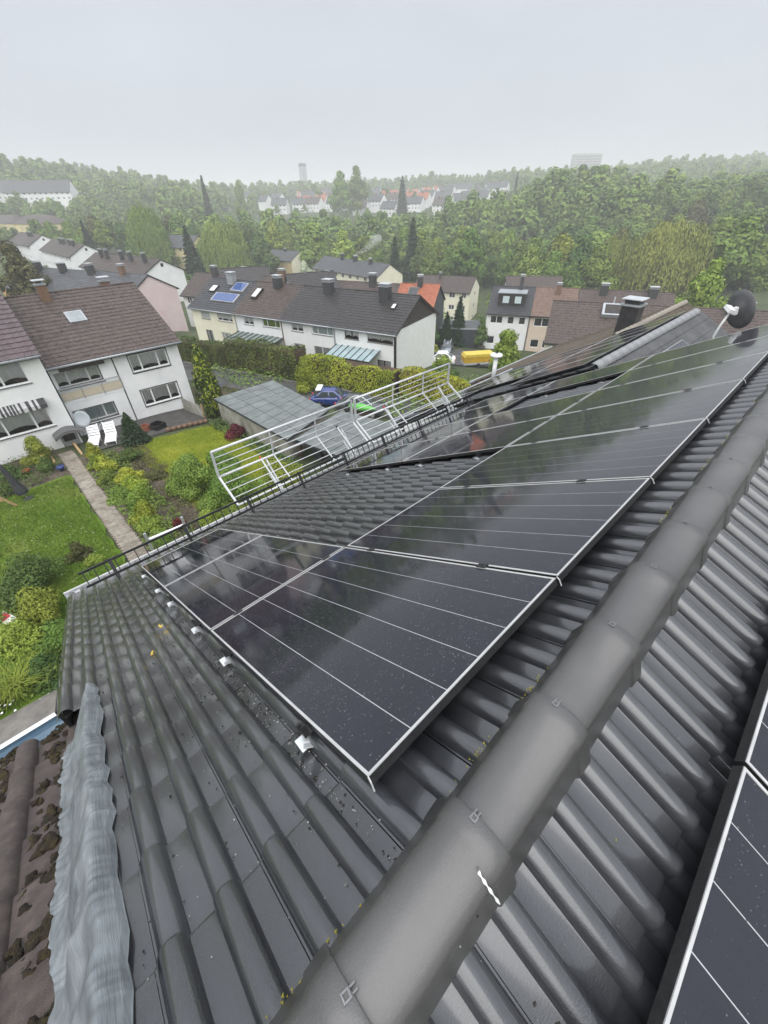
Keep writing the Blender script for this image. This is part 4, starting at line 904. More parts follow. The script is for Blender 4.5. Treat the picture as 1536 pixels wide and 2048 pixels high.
gable_house("cream row end house with blue solar collectors on its dark roof", rowA(0), RAZ, 7.7, 4.55, -8.6, 2.35, 5.3, M_cream, M_rdark, group=GR, vo=.05, detail=True, lod=4, extras=r1x,
    wins=[(1.7, 3.25, 3.9, 4.95, 1, dict(blind=.995, fill=None)), (4.6, 7.1, 3.92, 4.98, 3, dict(blind=.72)), (1.8, 3.0, .1, 2.6, 2, dict(fm=M_dframe)), (4.6, 6.2, 1.6, 2.6, 3)], chims=[(3.9, 4.0, .95, .7, 2.95, M_zinc)])
gable_house("white row house with brown tiles and green window blinds", rowA(7.72), RAZ, 7.1, 4.55, -8.6, 2.35, 5.3, M_wall, M_rbrown, group=GR, vo=.04, detail=True, lod=4, extras=r2x,
    wins=[(1.25, 2.8, 3.95, 5.0, 2), (4.2, 6.8, 4.0, 5.05, 3, dict(fill='blind', cur=M_greenblind)), (3.0, 6.0, .1, 2.4, 3)], chims=[(3.7, 4.0, .9, .7, 3.0, M_brickd)])
gable_house("white row house with dark tiles and frosted window blinds, third in its row", rowA(14.85), RAZ, 7.1, 4.55, -8.6, 2.35, 5.3, M_wall, M_rblack, group=GR, vo=.04, detail=True, lod=4, extras=r3x,
    wins=[(1.3, 2.95, 4.0, 5.1, 2), (4.15, 6.9, 4.0, 5.1, 3, dict(fill='blind', cur=M_frost)), (1.3, 2.9, .4, 2.7, 2), (4.1, 6.4, .2, 2.75, 2)], chims=[(3.8, 4.0, 1.0, .75, 3.0, M_brickd)])
gable_house("white row end house with dark gable, dark window frames and turquoise glass canopy", rowA(22.0), RAZ, 7.2, 4.55, -8.6, 2.35, 5.3, M_wall, M_rblack, M_rblack, GR, vo=.25, detail=True, lod=4, extras=r4x,
    wins=[(1.2, 2.9, 4.0, 5.2, 2, dict(fm=M_dframe, blind=.3)), (3.95, 6.85, 4.0, 5.2, 2, dict(fm=M_dframe, blind=.66)), (5.0, 6.6, .2, 2.4, 2, Dk)], chims=[(3.9, 3.7, 1.05, .8, 3.05, M_brickd)])
# ------------------------------------------------------------------ back row, with the red-roofed end house
gable_house("brown and dark roofed back row seen over the ridge of the white row", (-85.5, 30.5), 68.5, 42, 4.7, -11.8, 2.8, 5.6, M_wall, M_rbrown, auto=14, lod=2, ov=.4,
    chims=[(x, 4.2, 1.0, .8, 3.9, m) for x, m in ((5, M_brickd), (12, M_brickd), (20, M_brickb), (29, M_brickb), (37, M_brickd))])
gable_house("end house with bright orange-red roof and dark grey gable", (-46.2, 46.1), 62, 5.7, 4.6, -11.5, 2.6, 5.8, M_wall, M_rred, None, lod=4, ov=.3, wins=[(2.9, 4.4, 3.9, 5.0, 1), (2.9, 4.6, .4, 2.2, 1)], chims=[(2.9, 4.2, .7, .7, 3.6, M_brickd)],
    extras=lambda t, sl, z: (on_slope(t, 1.4, 2.9, 2.3, 3.9, sl, z, .05, M_pane, 'skylight', .08, .85, M_sill), MB().add([(5.72, 0, -3), (5.72, 9.2, -3), (5.72, 9.2, 5.7), (5.72, 4.6, 8.2), (5.72, 0, 5.7)], [(0, 1, 2, 3, 4)]).build('gable_cladding', M_greywall, t)))
gable_house("small house with white bargeboards and black roof between the rows", (-58.5, 37.5), 20, 7, 3.6, -10.2, 2.6, 5.8, M_wall, M_rblack, None, lod=2, vo=.4, auto=2, gwin=1)
gable_house("little grey gabled house left of the small black roof", (-74.0, 33.5), 25, 8, 3.2, -10.8, 3.2, 5.5, M_greywall, M_rblack, None, lod=2, vo=.2, auto=2)
def pinkx(t, sl, z):
    b = MB(); b.box(.0, 9, -.03, -.01, 0.3, 5.4); b.build('orange_facade', M_orange, t)
    on_slope(t, 4.2, 5.0, 2.2, 3.4, sl, z, .05, M_skyw, 'skylight', .1, .8, M_dframe)
gable_house("long row with a pale pink gable behind the brown-tiled house", (-102.6, 6.6), 68.8, 31.9, 4.5, -9.3, 2.3, 5.6, M_pink, M_rgrey, None, lod=2, auto=0, extras=pinkx, vo=.15, wins=[(1.5 + 2.2 * k, 2.7 + 2.2 * k, 4.0, 5.2, 2, dict(y=-.04, recess=0.0)) for k in range(4)],
    chims=[(6.5, 3.9, 1.1, .8, 3.2, M_brickd), (13, 3.9, 1.2, .8, 3.2, M_brickd), (20, 3.9, 1.1, .8, 3.2, M_brickd), (27, 4.2, .8, .7, 3.3, M_brickb)])
GL = "white gabled blocks stepping up the left slope"
gable_house("lowest white gabled block of the left slope, nearest the pink gable", (-134.7, 25.9), 80.5, 29.9, 4.6, -10.3, 2.3, 5.6, M_wall, M_rbrown, None, GL, lod=2, auto=9, gwin=1, chims=[(x, 3.2, .7, .7, 3.2, M_brickd) for x in (6, 9, 16, 20, 26)])
gable_house("middle white gabled block of the left slope", (-201, 28.9), 88.7, 38, 4.8, -10.3, 2.6, 5.6, M_wall, M_rbrown, None, GL, lod=2, auto=11, gwin=1, chims=[(x, 3.6, .8, .8, 3.3, M_brickd) for x in (16, 20, 27, 31)])
gable_house("uppermost white gabled block of the left slope", (-237.6, 25.4), 87.6, 32.7, 5, -9.3, 2.8, 6, M_wall, M_rbrown, None, GL, lod=2, auto=9, gwin=1, chims=[(x, 3.6, .8, .8, 3.3, M_brickd) for x in (20, 24)])
def yelx(t, sl, z): b = MB(); b.box(-.04, 33.1, -.05, 10.1, 4.4, 7.9); b.build('yellow_storey', M_yellow, t)
GY = "yellow and white apartment blocks on the left"
for q, (ax, lab) in enumerate((((-302, 38), "yellow and white apartment block with hipped roof, farther right of the two"), ((-337, 29), "yellow and white apartment block with hipped roof at the left picture edge"))):
    gable_house(lab, ax, 75, 33, 5, -5.1, 3.2, 8.2, M_wall, M_rbrown, group=GY, hip=5, lod=1, wins=[(4.5 + 4.4 * k, 6.5 + 4.4 * k, z, z + 1.3, 2, dict(y=-.07, recess=0.0, fm=M_dframe)) for k in range(6) for z in (5.4, 2.2)], extras=yelx, name='apartment_block', tag_cat='apartment block')
for q, (d, s, lab) in enumerate(((366, -262, "long white apartment block with balconies under the misty left hill, right half"), (378, -308, "long white apartment block under the misty left hill at the picture edge"))):
    x, y = dsxy(d, s); gable_house(lab, (x, y), 38, 44, 6, tz(x, y) + 6.5, 6.5, 8, M_wall, M_rgrey, lod=1, tile=.6, auto=12, storeys=2, name='apartment_block', tag_cat='apartment block', group="white blocks under the left hill")
gable_house("yellowish house half hidden by trees above the white gabled blocks", (-190, 66), 70, 14, 5, -11.5, 3.2, 7, M_yellow, M_rgrey, lod=1, auto=4)
gable_house("small cream apartment house with ochre front and grey roof before the wood", (-166.9, 95), 82.9, 15.9, 4.7, -16.3, 2.5, 5.8, M_cream, M_rgrey, None, lod=2, auto=5, gwin=0, vo=.1, extras=lambda t, sl, z: MB().box(.0, 15.85, -.02, -.005, 0.2, 5.7).build('ochre_facade', M_ochre, t) and None, chims=[(8, 4.2, .9, .8, 3.0, M_brickd)])
gable_house("long grey roofed house with smoking chimney before the wood", (-131.9, 92.9), 93.3, 34, 5, -16.7, 2.9, 5.6, M_cream, M_rgrey, None, lod=2, auto=9, vo=.1, chims=[(11, 4.6, 1.0, .9, 4.1, M_brickd), (18, 4.6, 1.3, 1.0, 3.9, M_brickd), (26, 4.2, .9, .8, 3.7, M_brickd)])
gable_house("three storey white apartment house with brown roof behind the red roof", (-81, 88), 67.7, 15.2, 5, -17.5, 2.6, 8.2, M_cream, M_rbrown, None, lod=2, auto=5, storeys=3, vo=.15, gwin=3, chims=[(6, 4, .6, .6, 3.3, M_brickd)], name='apartment_house')
# right-hand rows
def dormer(t, sl, z):
    b = MB(); zb = z + 1.2 * sl; b.prism([(0, 0), (4.0, 0), (4.0, 1.75), (0, 1.75)], 0, 3.2); o = MB().add([(1.3 + x, 1.1 + y, zb - .1 + zz) for x, y, zz in b.v], b.f).build('dormer', M_rblack, t)
    MB().box(1.15, 5.45, .95, 4.6, zb + 1.66, zb + 1.78).build('dormer_roof', M_zinc, o)
    for x in (1.9, 3.7):
        b = MB(); b.box(x, x + 1.15, 1.05, 1.09, zb + .25, zb + 1.4); f = b.build('dormer_window', M_dframe, t); MB().box(x + .1, x + 1.05, 1.03, 1.045, zb + .35, zb + 1.3).build('pane', M_frost, f)
    MB().tube([(6.42, -.05, 5.3), (6.42, -.05, 0)], .05, 6).build('downpipe', M_rblack, t)
gable_house("white house with a black two-window dormer on its dark roof", (-38.5, 59.1), 62.7, 6.5, 4.7, -12.8, 2.8, 5.7, M_wall, M_rdark, lod=4, vo=.03, extras=dormer, wins=[(.6, 2.5, 4.0, 5.1, 2), (3.2, 4.2, 4.0, 5.1, 1), (4.9, 5.9, 4.0, 5.1, 1), (.4, 1.6, .9, 2.1, 1)], chims=[(4.3, 4.0, .55, .55, 4.3, M_brickd)])
gable_house("beige house with light brown tiles next to the dormer house", (-32.65, 62.1), 62.7, 6.2, 4.7, -12.8, 2.8, 5.7, M_beige, M_rlight, lod=4, vo=.03, wins=[(.6, 2.9, 3.9, 5.1, 2), (4, 5.5, 3.9, 5.1, 2), (.6, 1.9, .8, 2.0, 1), (2.4, 3.4, .8, 2.0, 1)], chims=[(3.3, 3.7, .6, .6, 3.4, M_brickb)])
gable_house("brown tiled row behind the big brown roof on the right", (-27.1, 64.9), 65.6, 12.4, 4.7, -12.8, 2.8, 5.7, M_beige, M_brown, lod=3, vo=.1, chims=[(3.2, 4.0, 1.0, .8, 3.5, M_brickd), (9.6, 4.0, 1.1, .9, 3.3, M_brickd)])
def bigx(t, sl, z):
    on_slope(t, 5.0, 7.1, 3.0, 4.4, sl, z, .1, M_room, 'skylight', .35, .78, M_zinc)
    MB().tube([(6.0, 4.5, z + 2.3), (6.0, 4.5, z + 3.6)], .08, 6).build('vent_pipe', M_hood, t)
gable_house("long brown tiled row roof with dark skylight on the right", (-20.8, 43.9), 64.9, 27, 4.8, -10.9, 2.9, 5.6, M_cream, M_brown, lod=4, vo=.12, extras=bigx, chims=[(17.3, 4.2, 1.6, 1.0, 3.5, M_brickd)])
gable_house("grey roofed house with white gable at the right picture edge", (8.5, 66.5), 40, 12, 5.2, -9.2, 3.6, 6, M_wall, M_rdark, lod=3, vo=.2)
gable_house("brown roofed house behind the dormer house", (-60, 99), 55.3, 13, 5, -17.6, 3.0, 5.6, M_wall, M_rbrown, lod=2, auto=4)
M_conc0 = mat('pale_concrete', (0.34, 0.34, 0.35), .9, (0.42, 0.42, 0.43), 2)
# ------------------------------------------------------------------ far town on the ridge of the hill
TOWN = [(470, -78, 12, 'g', "white gabled town house with dark roof, leftmost on the far slope", 30), (478, -48, 15, 'g', "white town house with dark roof behind the first gabled one", 64), (430, 2, 15, 'g', "white town house with dark roof right of the two tall trees", 78),
 (452, 24, 16, 'g', "white town house with dark roof below the orange-red one", 72), (470, 36, 11, 'r', "small town house with bright orange-red roof", 75), (438, 66, 17, 'g', "white gabled town house right of the far spruce", 40), (470, 76, 26, 'g', "long dark roofed town house right of the far spruce", 72),
 (425, 46, 10, 'b', "town house with balconies left of the far spruce", 70), (455, 108, 10, 'b', "brown town house half hidden by trees, rightmost of the town", 35),
 (455, -95, 14, 'g', "white town house with dark roof at the left end of the far slope, before trees", 50), (446, -22, 13, 'b', "low brown roofed town house left of the two tall trees", 62), (462, -8, 14, 'g', "dark roofed town house just behind the two tall trees", 80), (484, 8, 18, 'b', "brown roofed town house above the dark roofs, middle", 68),
 (486, -70, 17, 'b', "brown roofed town house above the leftmost gabled one", 72), (490, -30, 20, 'b', "wide brown roofed town house on the far slope, centre left", 80), (480, 54, 15, 'g', "dark roofed town house behind the far spruce", 60), (492, 92, 16, 'g', "white gabled town house at the right of the long dark roof", 35)]
def townh(d, s, L, c, lab, az, wh=7.0, group=None, au=True):
    x, y = dsxy(d, s); z = tz(x, y)
    gable_house(lab, (x, y), az, L, 5, z + wh, 4.6, wh, M_wall, {'g': M_rgrey, 'r': M_rred, 'b': M_rbrown}[c], None, group or "town houses on the far hill", lod=1, tile=.8, auto=(max(3, int(L / 3)) if au else 0), chims=[(L * .4, 4.2, .8, .8, 5.3, M_brickb)])
for d, s, L, c, lab, az in TOWN: townh(d, s, L, c, lab, az)
k = 0
for i in range(46):
    d = rnd.uniform(500, 680); s = rnd.uniform(-150, 130)
    rc_ = rnd.choice('ggggbr' if i % 5 else 'gr')
    townh(d, s, rnd.uniform(10, 18), rc_, "distant white town house with %s roof in the mist on the skyline" % {'g': 'dark grey', 'b': 'brown', 'r': 'orange-red'}[rc_], rnd.choice([40, 75, 60, 20]), rnd.uniform(6, 8.5), "distant town houses in the mist", False)
x, y = dsxy(900, -125); z = tz(x, y)
t = thing('church_tower', "slim pale tower fading in the mist above the town", 'tower', (x, y, z)); MB().box(-4.5, 4.5, -4.5, 4.5, -5, 40).build('tower_shaft', M_conc0, t); MB().prism([(-4.8, 40), (4.8, 40), (3.0, 44), (-3.0, 44)], -4.8, 4.8).build('tower_cap', M_rgrey, t)
for dd, ss, L_, hh, lab in ((880, -190, 40, 16, "pale long block fading in the mist left of the slim tower"), (890, -148, 34, 20, "pale block fading in the mist beside the slim tower")):
    x, y = dsxy(dd, ss); z = tz(x, y); t = thing('tower_block', lab, 'block', (x, y, z), math.radians(43), "misty blocks by the slim tower"); MB().box(0, L_, 0, 14, -5, hh).build('wall', M_wall, t); MB().box(-.5, L_ + .5, -.5, 14.5, hh, hh + 2).build('roof', M_rgrey, t)
x, y = dsxy(900, 335); z = tz(x, y)
t = thing('tower_block', "grey high-rise with its top lost in the cloud above the right hill", 'high-rise', (x, y, z), math.radians(48))
for i, (x0, x1, y0) in enumerate(((0, 15, 0), (15.3, 31, -1.5), (31.3, 46, 0))):
    f = MB().box(x0, x1, y0, 16, -6, 44).build('wing', M_conc0, t)
    b = MB()
    for k in range(12): b.box(x0 + .8, x1 - .8, y0 - .05, y0 - .01, 2 + 3.4 * k, 3.6 + 3.4 * k)
    b.build('window_bands', M_sill, f)['kind'] = 'stuff'
# ------------------------------------------------------------------ gardens, paths, road
M_lawn = mat("lush_lawn_ground", (0.06, 0.115, 0.012), 0.95, (0.155, 0.19, 0.045), 0.45, 0.8, 12, col3=(0.09, 0.155, 0.018), spec=0.1, detail=9)
M_lawn2 = mat("yellowing_lawn_ground", (0.12, 0.165, 0.012), 0.95, (0.25, 0.265, 0.030), 0.45, 0.8, 12, col3=(0.17, 0.20, 0.02), spec=0.1, detail=9)
M_soil = mat("garden_soil", (0.045, 0.034, 0.024), 0.95, (0.12, 0.095, 0.07), 1.6, 0.9, 9, detail=9)
M_asphalt = mat("wet_asphalt", (0.055, 0.055, 0.055), 0.55, (0.095, 0.093, 0.09), 0.8, 0.3, 60, rvar=0.15, detail=8)
M_paver = mat("worn_paver", (0.17, 0.145, 0.115), 0.85, (0.32, 0.285, 0.235), 1.4, 0.5, 30, island=0.22)
M_patio = mat("dark_patio", (0.045, 0.042, 0.04), 0.7, (0.09, 0.085, 0.08), 2, 0.5, 20)
M_pave = mat("mossy_concrete_walk", (0.13, 0.12, 0.11), 0.85, (0.22, 0.205, 0.185), 3, 0.6, 40)
drape('lawn', [(-25.5, -16), (-6.5, -16), (-6.5, .15), (-25.5, .2)], M_lawn, .05, edge_noise=.15)
drape('lawn', [(-26.8, 4.4), (-9, 3.3), (-9, 9.2), (-26.6, 9.3)], M_lawn2, .05, edge_noise=.2)
drape('garden_bed', [(-27.4, 1.02), (-6.5, 1.0), (-6.5, 3.5), (-26.9, 4.6)], M_soil, .04)
drape('garden_bed', [(-30.1, -9), (-25.4, -9), (-25.3, .3), (-30.1, .3)], M_soil, .045, edge_noise=.15)
drape('patio', [(-31.2, 2.2), (-27.6, 2.0), (-27.2, 8.9), (-31.2, 9.4)], M_patio, .06)
drape('pavement', [(-10.55, -16), (-8.9, -16), (-8.9, 0.0), (-10.55, 0.0)], M_pave, .08)
path = drape('garden_path', [(-29.2, .22), (-6.5, .22), (-6.5, 1.0), (-29.2, 1.0)], M_soil, .06)
b = MB()
for i in range(200):
    x = -28.9 + i * .112
    for j in range(4):
        y = .24 + j * .187 + (.06 if i % 2 else 0); z = tz(x, y) + .06 if j == 0 else z; dz = rnd.uniform(0, .012)
        b.box(x, x + .102, y, y + .178, z - .02, z + .022 + dz)
o = b.build('paving_stones', M_paver, path); o['kind'] = 'stuff'
drape('road', [(-75, 4.0), (-73.5, .5), (-47.0, 11.2), (-48.3, 15.0)], M_asphalt, .06)
drape('road', [(-48.3, 15.0), (-47.0, 11.2), (-33, 16.0), (-33.6, 20.0)], M_asphalt, .06)
drape('road', [(-33.6, 20.0), (-33, 16.0), (-14, 23.5), (-15, 27.8)], M_asphalt, .06)
drape('road', [(-15, 27.8), (-14, 23.5), (12, 34), (11, 38)], M_asphalt, .06)
drape('garden_bed', [(-38.5, 10), (-28, 14.3), (-27, 15.6), (-38.5, 13.5)], M_soil, .05)
drape('parking_area', [(-44, 43), (-34, 36), (-27, 50), (-39, 58)], M_asphalt, .08, 1.0)
# kerb along the road below the hedge
for i, (p0, p1) in enumerate((((-47.9, 15.1), (-33.7, 20.1)), ((-33.7, 20.1), (-15.2, 28.0)))):
    b = MB(); n = 12
    for k in range(n):
        q0 = Vector(p0).lerp(Vector(p1), k / n); q1 = Vector(p0).lerp(Vector(p1), (k + .985) / n); b.bar((q0.x, q0.y, tz(q0.x, q0.y) + .1), (q1.x, q1.y, tz(q1.x, q1.y) + .1), .14, .18)
    tag(b.build('kerb', M_pave), kind='structure')

# ------------------------------------------------------------------ foliage
def leafm(name, c1, c2, c3=None, sc=0.5, isl=0.35, ro=0.25):
    m = mat(name, c1, 0.55, c2, sc, col3=c3, island=isl * .62, rnd_obj=ro * .8, spec=0.12, detail=3, mid=(.3, .7)); return m
M_lf = leafm("spring_leaves", (0.082, 0.140, 0.024), (0.200, 0.285, 0.058))
M_lfd = leafm("dark_leaves", (0.050, 0.090, 0.024), (0.115, 0.175, 0.048))
M_lfy = leafm("yellow_green_leaves", (0.130, 0.200, 0.026), (0.300, 0.370, 0.065))
M_gold = leafm("golden_leaves", (0.15, 0.20, 0.02), (0.40, 0.44, 0.06), sc=1.4)
M_willow = leafm("willow_leaves", (0.100, 0.140, 0.022), (0.210, 0.250, 0.055), sc=.25)
M_olive = leafm("olive_brown_leaves", (0.062, 0.068, 0.024), (0.125, 0.125, 0.048))
M_con = leafm("spruce_needles", (0.019, 0.038, 0.019), (0.041, 0.070, 0.032))
M_red = M_red
M_redleaf = leafm("dark_red_leaves", (0.081, 0.016, 0.022), (0.176, 0.038, 0.041))
M_pinkfl = leafm("pink_red_blossom", (0.540, 0.068, 0.095), (0.620, 0.189, 0.230), sc=3)
M_whitefl = leafm("whitish_blossom_leaves", (0.297, 0.405, 0.216), (0.608, 0.620, 0.486), sc=2)
M_hedged = leafm("dark_hedge_leaves", (0.045, 0.080, 0.020), (0.125, 0.170, 0.040), sc=.6)
M_hedger = leafm("rusty_hedge_twigs", (0.05, 0.035, 0.022), (0.10, 0.065, 0.04), sc=.6)
M_hedgey = leafm("yellow_hedge_leaves", (0.130, 0.175, 0.016), (0.330, 0.365, 0.040), sc=.5)
M_bark = mat("grey_brown_bark", (0.045, 0.036, 0.028), 0.9, (0.10, 0.085, 0.07), 6, 0.8, 30)
def leaf_cloud(seed, lumps, n, size, droop=0.0, flat=0.0, asp=0.62, nj=.4):
    r = np.random.RandomState(seed); c = np.array([l[0] for l in lumps], float); R = np.array([l[1] for l in lumps], float); wt = (R[:, 0] * R[:, 1] + R[:, 0] * R[:, 2]); wt /= wt.sum()
    k = r.choice(len(lumps), n, p=wt); d = r.normal(size=(n, 3)); d /= np.linalg.norm(d, axis=1)[:, None]; rad = 1 - 0.5 * r.rand(n) ** 2.2; big = np.where(r.rand(n) < .22, 1.55, 1.0); rad = np.where(big > 1, .74, rad)
    P = c[k] + d * R[k] * rad[:, None]
    nrm = d / R[k]; nrm /= np.linalg.norm(nrm, axis=1)[:, None]; nrm += r.normal(scale=nj, size=(n, 3)); nrm[:, 2] += flat; nrm /= np.linalg.norm(nrm, axis=1)[:, None]
    t = r.normal(size=(n, 3)); t[:, 2] -= droop * 3; t -= nrm * (t * nrm).sum(1)[:, None]; t /= np.linalg.norm(t, axis=1)[:, None]; bb = np.cross(nrm, t)
    s = size * (big * (0.6 + 0.8 * r.rand(n)))[:, None]; L = s * (1 + droop * 1.5); W = s * asp
    V = np.stack([P - t * L * .5, P + bb * W * .5 + nrm * s * .08, P + t * L * .5 - nrm * s * .05, P - bb * W * .5 + nrm * s * .08], 1).reshape(-1, 3)
    return V, np.arange(4 * n).reshape(-1, 4)
def crown_lumps(seed, w_, h, n, z0=0.0, top=0.55, rr=(0.26, 0.40)):
    r = np.random.RandomState(seed); L = []
    for i in range(n):
        z = r.rand(); wd = math.sin(math.pi * min(1, max(0.06, z * .92 + .12)) ** top) ; a = r.rand() * 6.283; q = (r.rand() ** .55) * .62 * wd
        rad = (rr[0] + (rr[1] - rr[0]) * r.rand()) * w_ * .5 * (0.75 + .4 * wd)
        L.append(((q * math.cos(a) * w_ * .5 * 1.25, q * math.sin(a) * w_ * .5 * 1.25, z0 + h * (.10 + .82 * z)), (rad, rad, rad * .82)))
    L.append(((0, 0, z0 + h * .5), (w_ * .27, w_ * .27, h * .36))); return L
def trunk_mesh(seed, h, r0, limbs=5):
    b = MB(); g = random.Random(seed); top = Vector((g.uniform(-.3, .3), g.uniform(-.3, .3), h)); b.tube([(0, 0, -.5), (g.uniform(-.1, .1), 0, h * .4), top], [r0, r0 * .7, r0 * .2], 6)
    for i in range(limbs):
        z = h * g.uniform(.3, .8); a = g.uniform(0, 6.28); l = h * g.uniform(.2, .4); p = Vector((0, 0, z)); b.tube([p, p + Vector((math.cos(a) * l * .6, math.sin(a) * l * .6, l * .35)), p + Vector((math.cos(a) * l, math.sin(a) * l, l * .8))], [r0 * .4, r0 * .25, r0 * .08], 5)
    return b.mesh('trunk', M_bark, True)
def spruce_leaf(seed, h, w_, n, size):
    r = np.random.RandomState(seed); z = 1 - np.sqrt(r.rand(n)); z = np.clip(z, 0, .985); tier = np.floor(z * 13) / 13; fr = (z - tier) * 13; rad = (1 - z) ** .9 * w_ * .5 * (1 - .38 * fr) * (0.45 + .55 * r.rand(n) ** .5); a = r.rand(n) * 6.283
    P = np.stack([rad * np.cos(a), rad * np.sin(a), h * (.05 + .95 * z)], -1); out_ = np.stack([np.cos(a), np.sin(a), np.full(n, -.35)], -1); t = out_ + r.normal(scale=.3, size=(n, 3)); t /= np.linalg.norm(t, axis=1)[:, None]
    nrm = np.stack([np.cos(a) * .5, np.sin(a) * .5, np.ones(n)], -1) + r.normal(scale=.35, size=(n, 3)); nrm -= t * (nrm * t).sum(1)[:, None]; nrm /= np.linalg.norm(nrm, axis=1)[:, None]; bb = np.cross(nrm, t); s = (size * (.6 + .8 * r.rand(n)))[:, None]
    V = np.stack([P - t * s * .7, P + bb * s * .35, P + t * s * .7, P - bb * s * .35], 1).reshape(-1, 3); return V, np.arange(4 * n).reshape(-1, 4)
def willow_leaf(seed, h, w_, n, size):
    r = np.random.RandomState(seed); V = []; F = []; ns = n // 9; a = r.rand(ns) * 6.283; q = r.rand(ns) ** .5; arms = r.rand(12, 2)
    x0 = q * np.cos(a) * w_ * .5; y0 = q * np.sin(a) * w_ * .5; ztop = h * (1 - .42 * q ** 2.2) * (.88 + .12 * np.sin(a * 3 + 1) * np.cos(q * 5)); ln = h * (.30 + .35 * r.rand(ns)); k = 0; P = []; 
    for i in range(9):
        f = (i + r.rand(ns)) / 9; P.append(np.stack([x0 * (1 + .10 * f) + r.normal(scale=.12, size=ns), y0 * (1 + .10 * f) + r.normal(scale=.12, size=ns), np.maximum(ztop - ln * f, .6)], -1))
    P = np.concatenate(P); m = len(P); aa = np.arctan2(P[:, 1], P[:, 0]) + r.normal(scale=.8, size=m); nrm = np.stack([np.cos(aa), np.sin(aa), .35 + .2 * r.rand(m)], -1); nrm /= np.linalg.norm(nrm, axis=1)[:, None]
    t = np.tile([0., 0., -1.], (m, 1)) + r.normal(scale=.15, size=(m, 3)); t -= nrm * (t * nrm).sum(1)[:, None]; t /= np.linalg.norm(t, axis=1)[:, None]; bb = np.cross(nrm, t); s = (size * (.6 + .8 * r.rand(m)))[:, None]
    V = np.stack([P - t * s, P + bb * s * .28, P + t * s, P - bb * s * .28], 1).reshape(-1, 3); return V, np.arange(4 * m).reshape(-1, 4)
TREE = {}
for i in range(6):
    h = (11.5, 13, 12, 14, 10.5, 13)[i]; w_ = (9, 8, 10, 8.5, 9, 11)[i]
    V, F = leaf_cloud(20 + i, crown_lumps(40 + i, w_, h * .84, 24, h * .16), 4200, .58, flat=.3, nj=.28); TREE['broad', i] = (np_mesh('crown', V, F, M_lf), trunk_mesh(i, h * .62, .22), h)
    V, F = leaf_cloud(60 + i, crown_lumps(40 + i, w_ * 1.1, h * .86, 18, h * .14), 760, 1.0, asp=.85, flat=.3, nj=.22); TREE['lod', i] = (V, F)
for i in range(2):
    V, F = spruce_leaf(5 + i, 14, 6.0, 2600, .8); TREE['spruce', i] = (np_mesh('crown', V, F, M_con), trunk_mesh(70 + i, 10, .18, 0), 14)
V, F = willow_leaf(3, 17, 17, 20000, .36); TREE['willow', 0] = (np_mesh('crown', V, F, M_willow), trunk_mesh(80, 12, .45, 8), 17)
V, F = willow_leaf(9, 17, 15, 16000, .36); TREE['willow', 1] = (np_mesh('crown', V, F, M_willow), trunk_mesh(81, 12, .4, 8), 17)
CUSTOM = {}
def tree(kind, i, x, y, label, group=None, h=None, wsc=1.0, m=None, name='tree', cat='tree', rz=None):
    me, tr, h0 = TREE[kind, i]; s = (h / h0) if h else rnd.uniform(.85, 1.2)
    t = thing(name, label, cat, (x, y, tz(x, y) - .2), rnd.uniform(0, 6.28) if rz is None else rz, group)
    if m:
        k = (kind, i, m.name)
        if k not in CUSTOM: CUSTOM[k] = me.copy(); CUSTOM[k].materials[0] = m
        me = CUSTOM[k]
    place_mesh('crown', me, t, (0, 0, 0), (0, 0, 0), (s * wsc, s * wsc, s)); place_mesh('trunk', tr, t, (0, 0, 0), (0, 0, 0), (s, s, s)); return t
tree('broad', 1, -325.7, 264.4, "tall broad tree on the skyline, left of the tall pair", None, 35, .95)
tree('broad', 3, -324.9, 281.0, "tall broad tree on the skyline, right of the tall pair", None, 36.5, .95)
tree('spruce', 0, -285, 294.1, "dark pointed spruce standing among the far town houses", None, 28, 1.0, name='spruce_tree')
tree('spruce', 1, -299.4, 137.6, "ragged conifer rising above the wood on the left skyline", None, 33, .62, name='spruce_tree')
tree('spruce', 0, -152.8, 61.0, "dark spruce between the white gabled block and the golden birch", None, 15, 1.2, name='spruce_tree')
tree('broad', 4, -378.7, 202.7, "round crowned tree on the skyline left of the town", None, 29, .5)
tree('willow', 1, -162.5, 76.4, "golden green drooping birch left of the small cream apartment house", None, 20, 1.05)
tree('willow', 1, -189.8, 61.5, "tall green drooping birch above the white gabled blocks", None, 20, .8, M_lf)
tree('willow', 0, -51.5, 140.5, "left of the two huge golden willows before the right-hand wood", None, 17.5, .95)
tree('willow', 0, -38.7, 139.4, "right and larger of the two golden willows before the right-hand wood", None, 19.5, 1.1)
tree('broad', 2, -94.1, 9.5, "olive brown bushy tree at the left picture edge behind the pink gable row", None, 13, .8, M_olive)
tree('broad', 0, -223.2, 53.6, "brownish green tree right of the yellow apartment blocks", None, 14, 1.2, M_olive)
tree('broad', 5, -16.8, 88.1, "pale yellow-green blossoming tree right of the golden willows", None, 11, .9, M_lfy)
tree('spruce', 1, -42.4, 57.2, "dark conifer beside the orange-red roofed house", None, 7.5, 1.1, name='spruce_tree')
tree('spruce', 0, -42.6, 54.4, "smaller dark conifer in front of the three storey white house", None, 5.5, 1.2, name='spruce_tree')
tree('broad', 2, -43.5, 51.8, "low dark green shrub tree at the foot of the dark grey gable", None, 4.5, 1.1, M_lfd)
tree('broad', 1, -38.9, 58.9, "dark green small tree behind the double garage", None, 5.0, 1.0, M_lfd)
tree('broad', 4, -144.5, 97.9, "whitish blossoming tree before the small cream apartment house", None, 6.5, 1.0, M_whitefl)
tree('spruce', 1, -221.5, 356.3, "small dark conifer on the skyline left of the high-rise", None, 24, .5, name='spruce_tree')
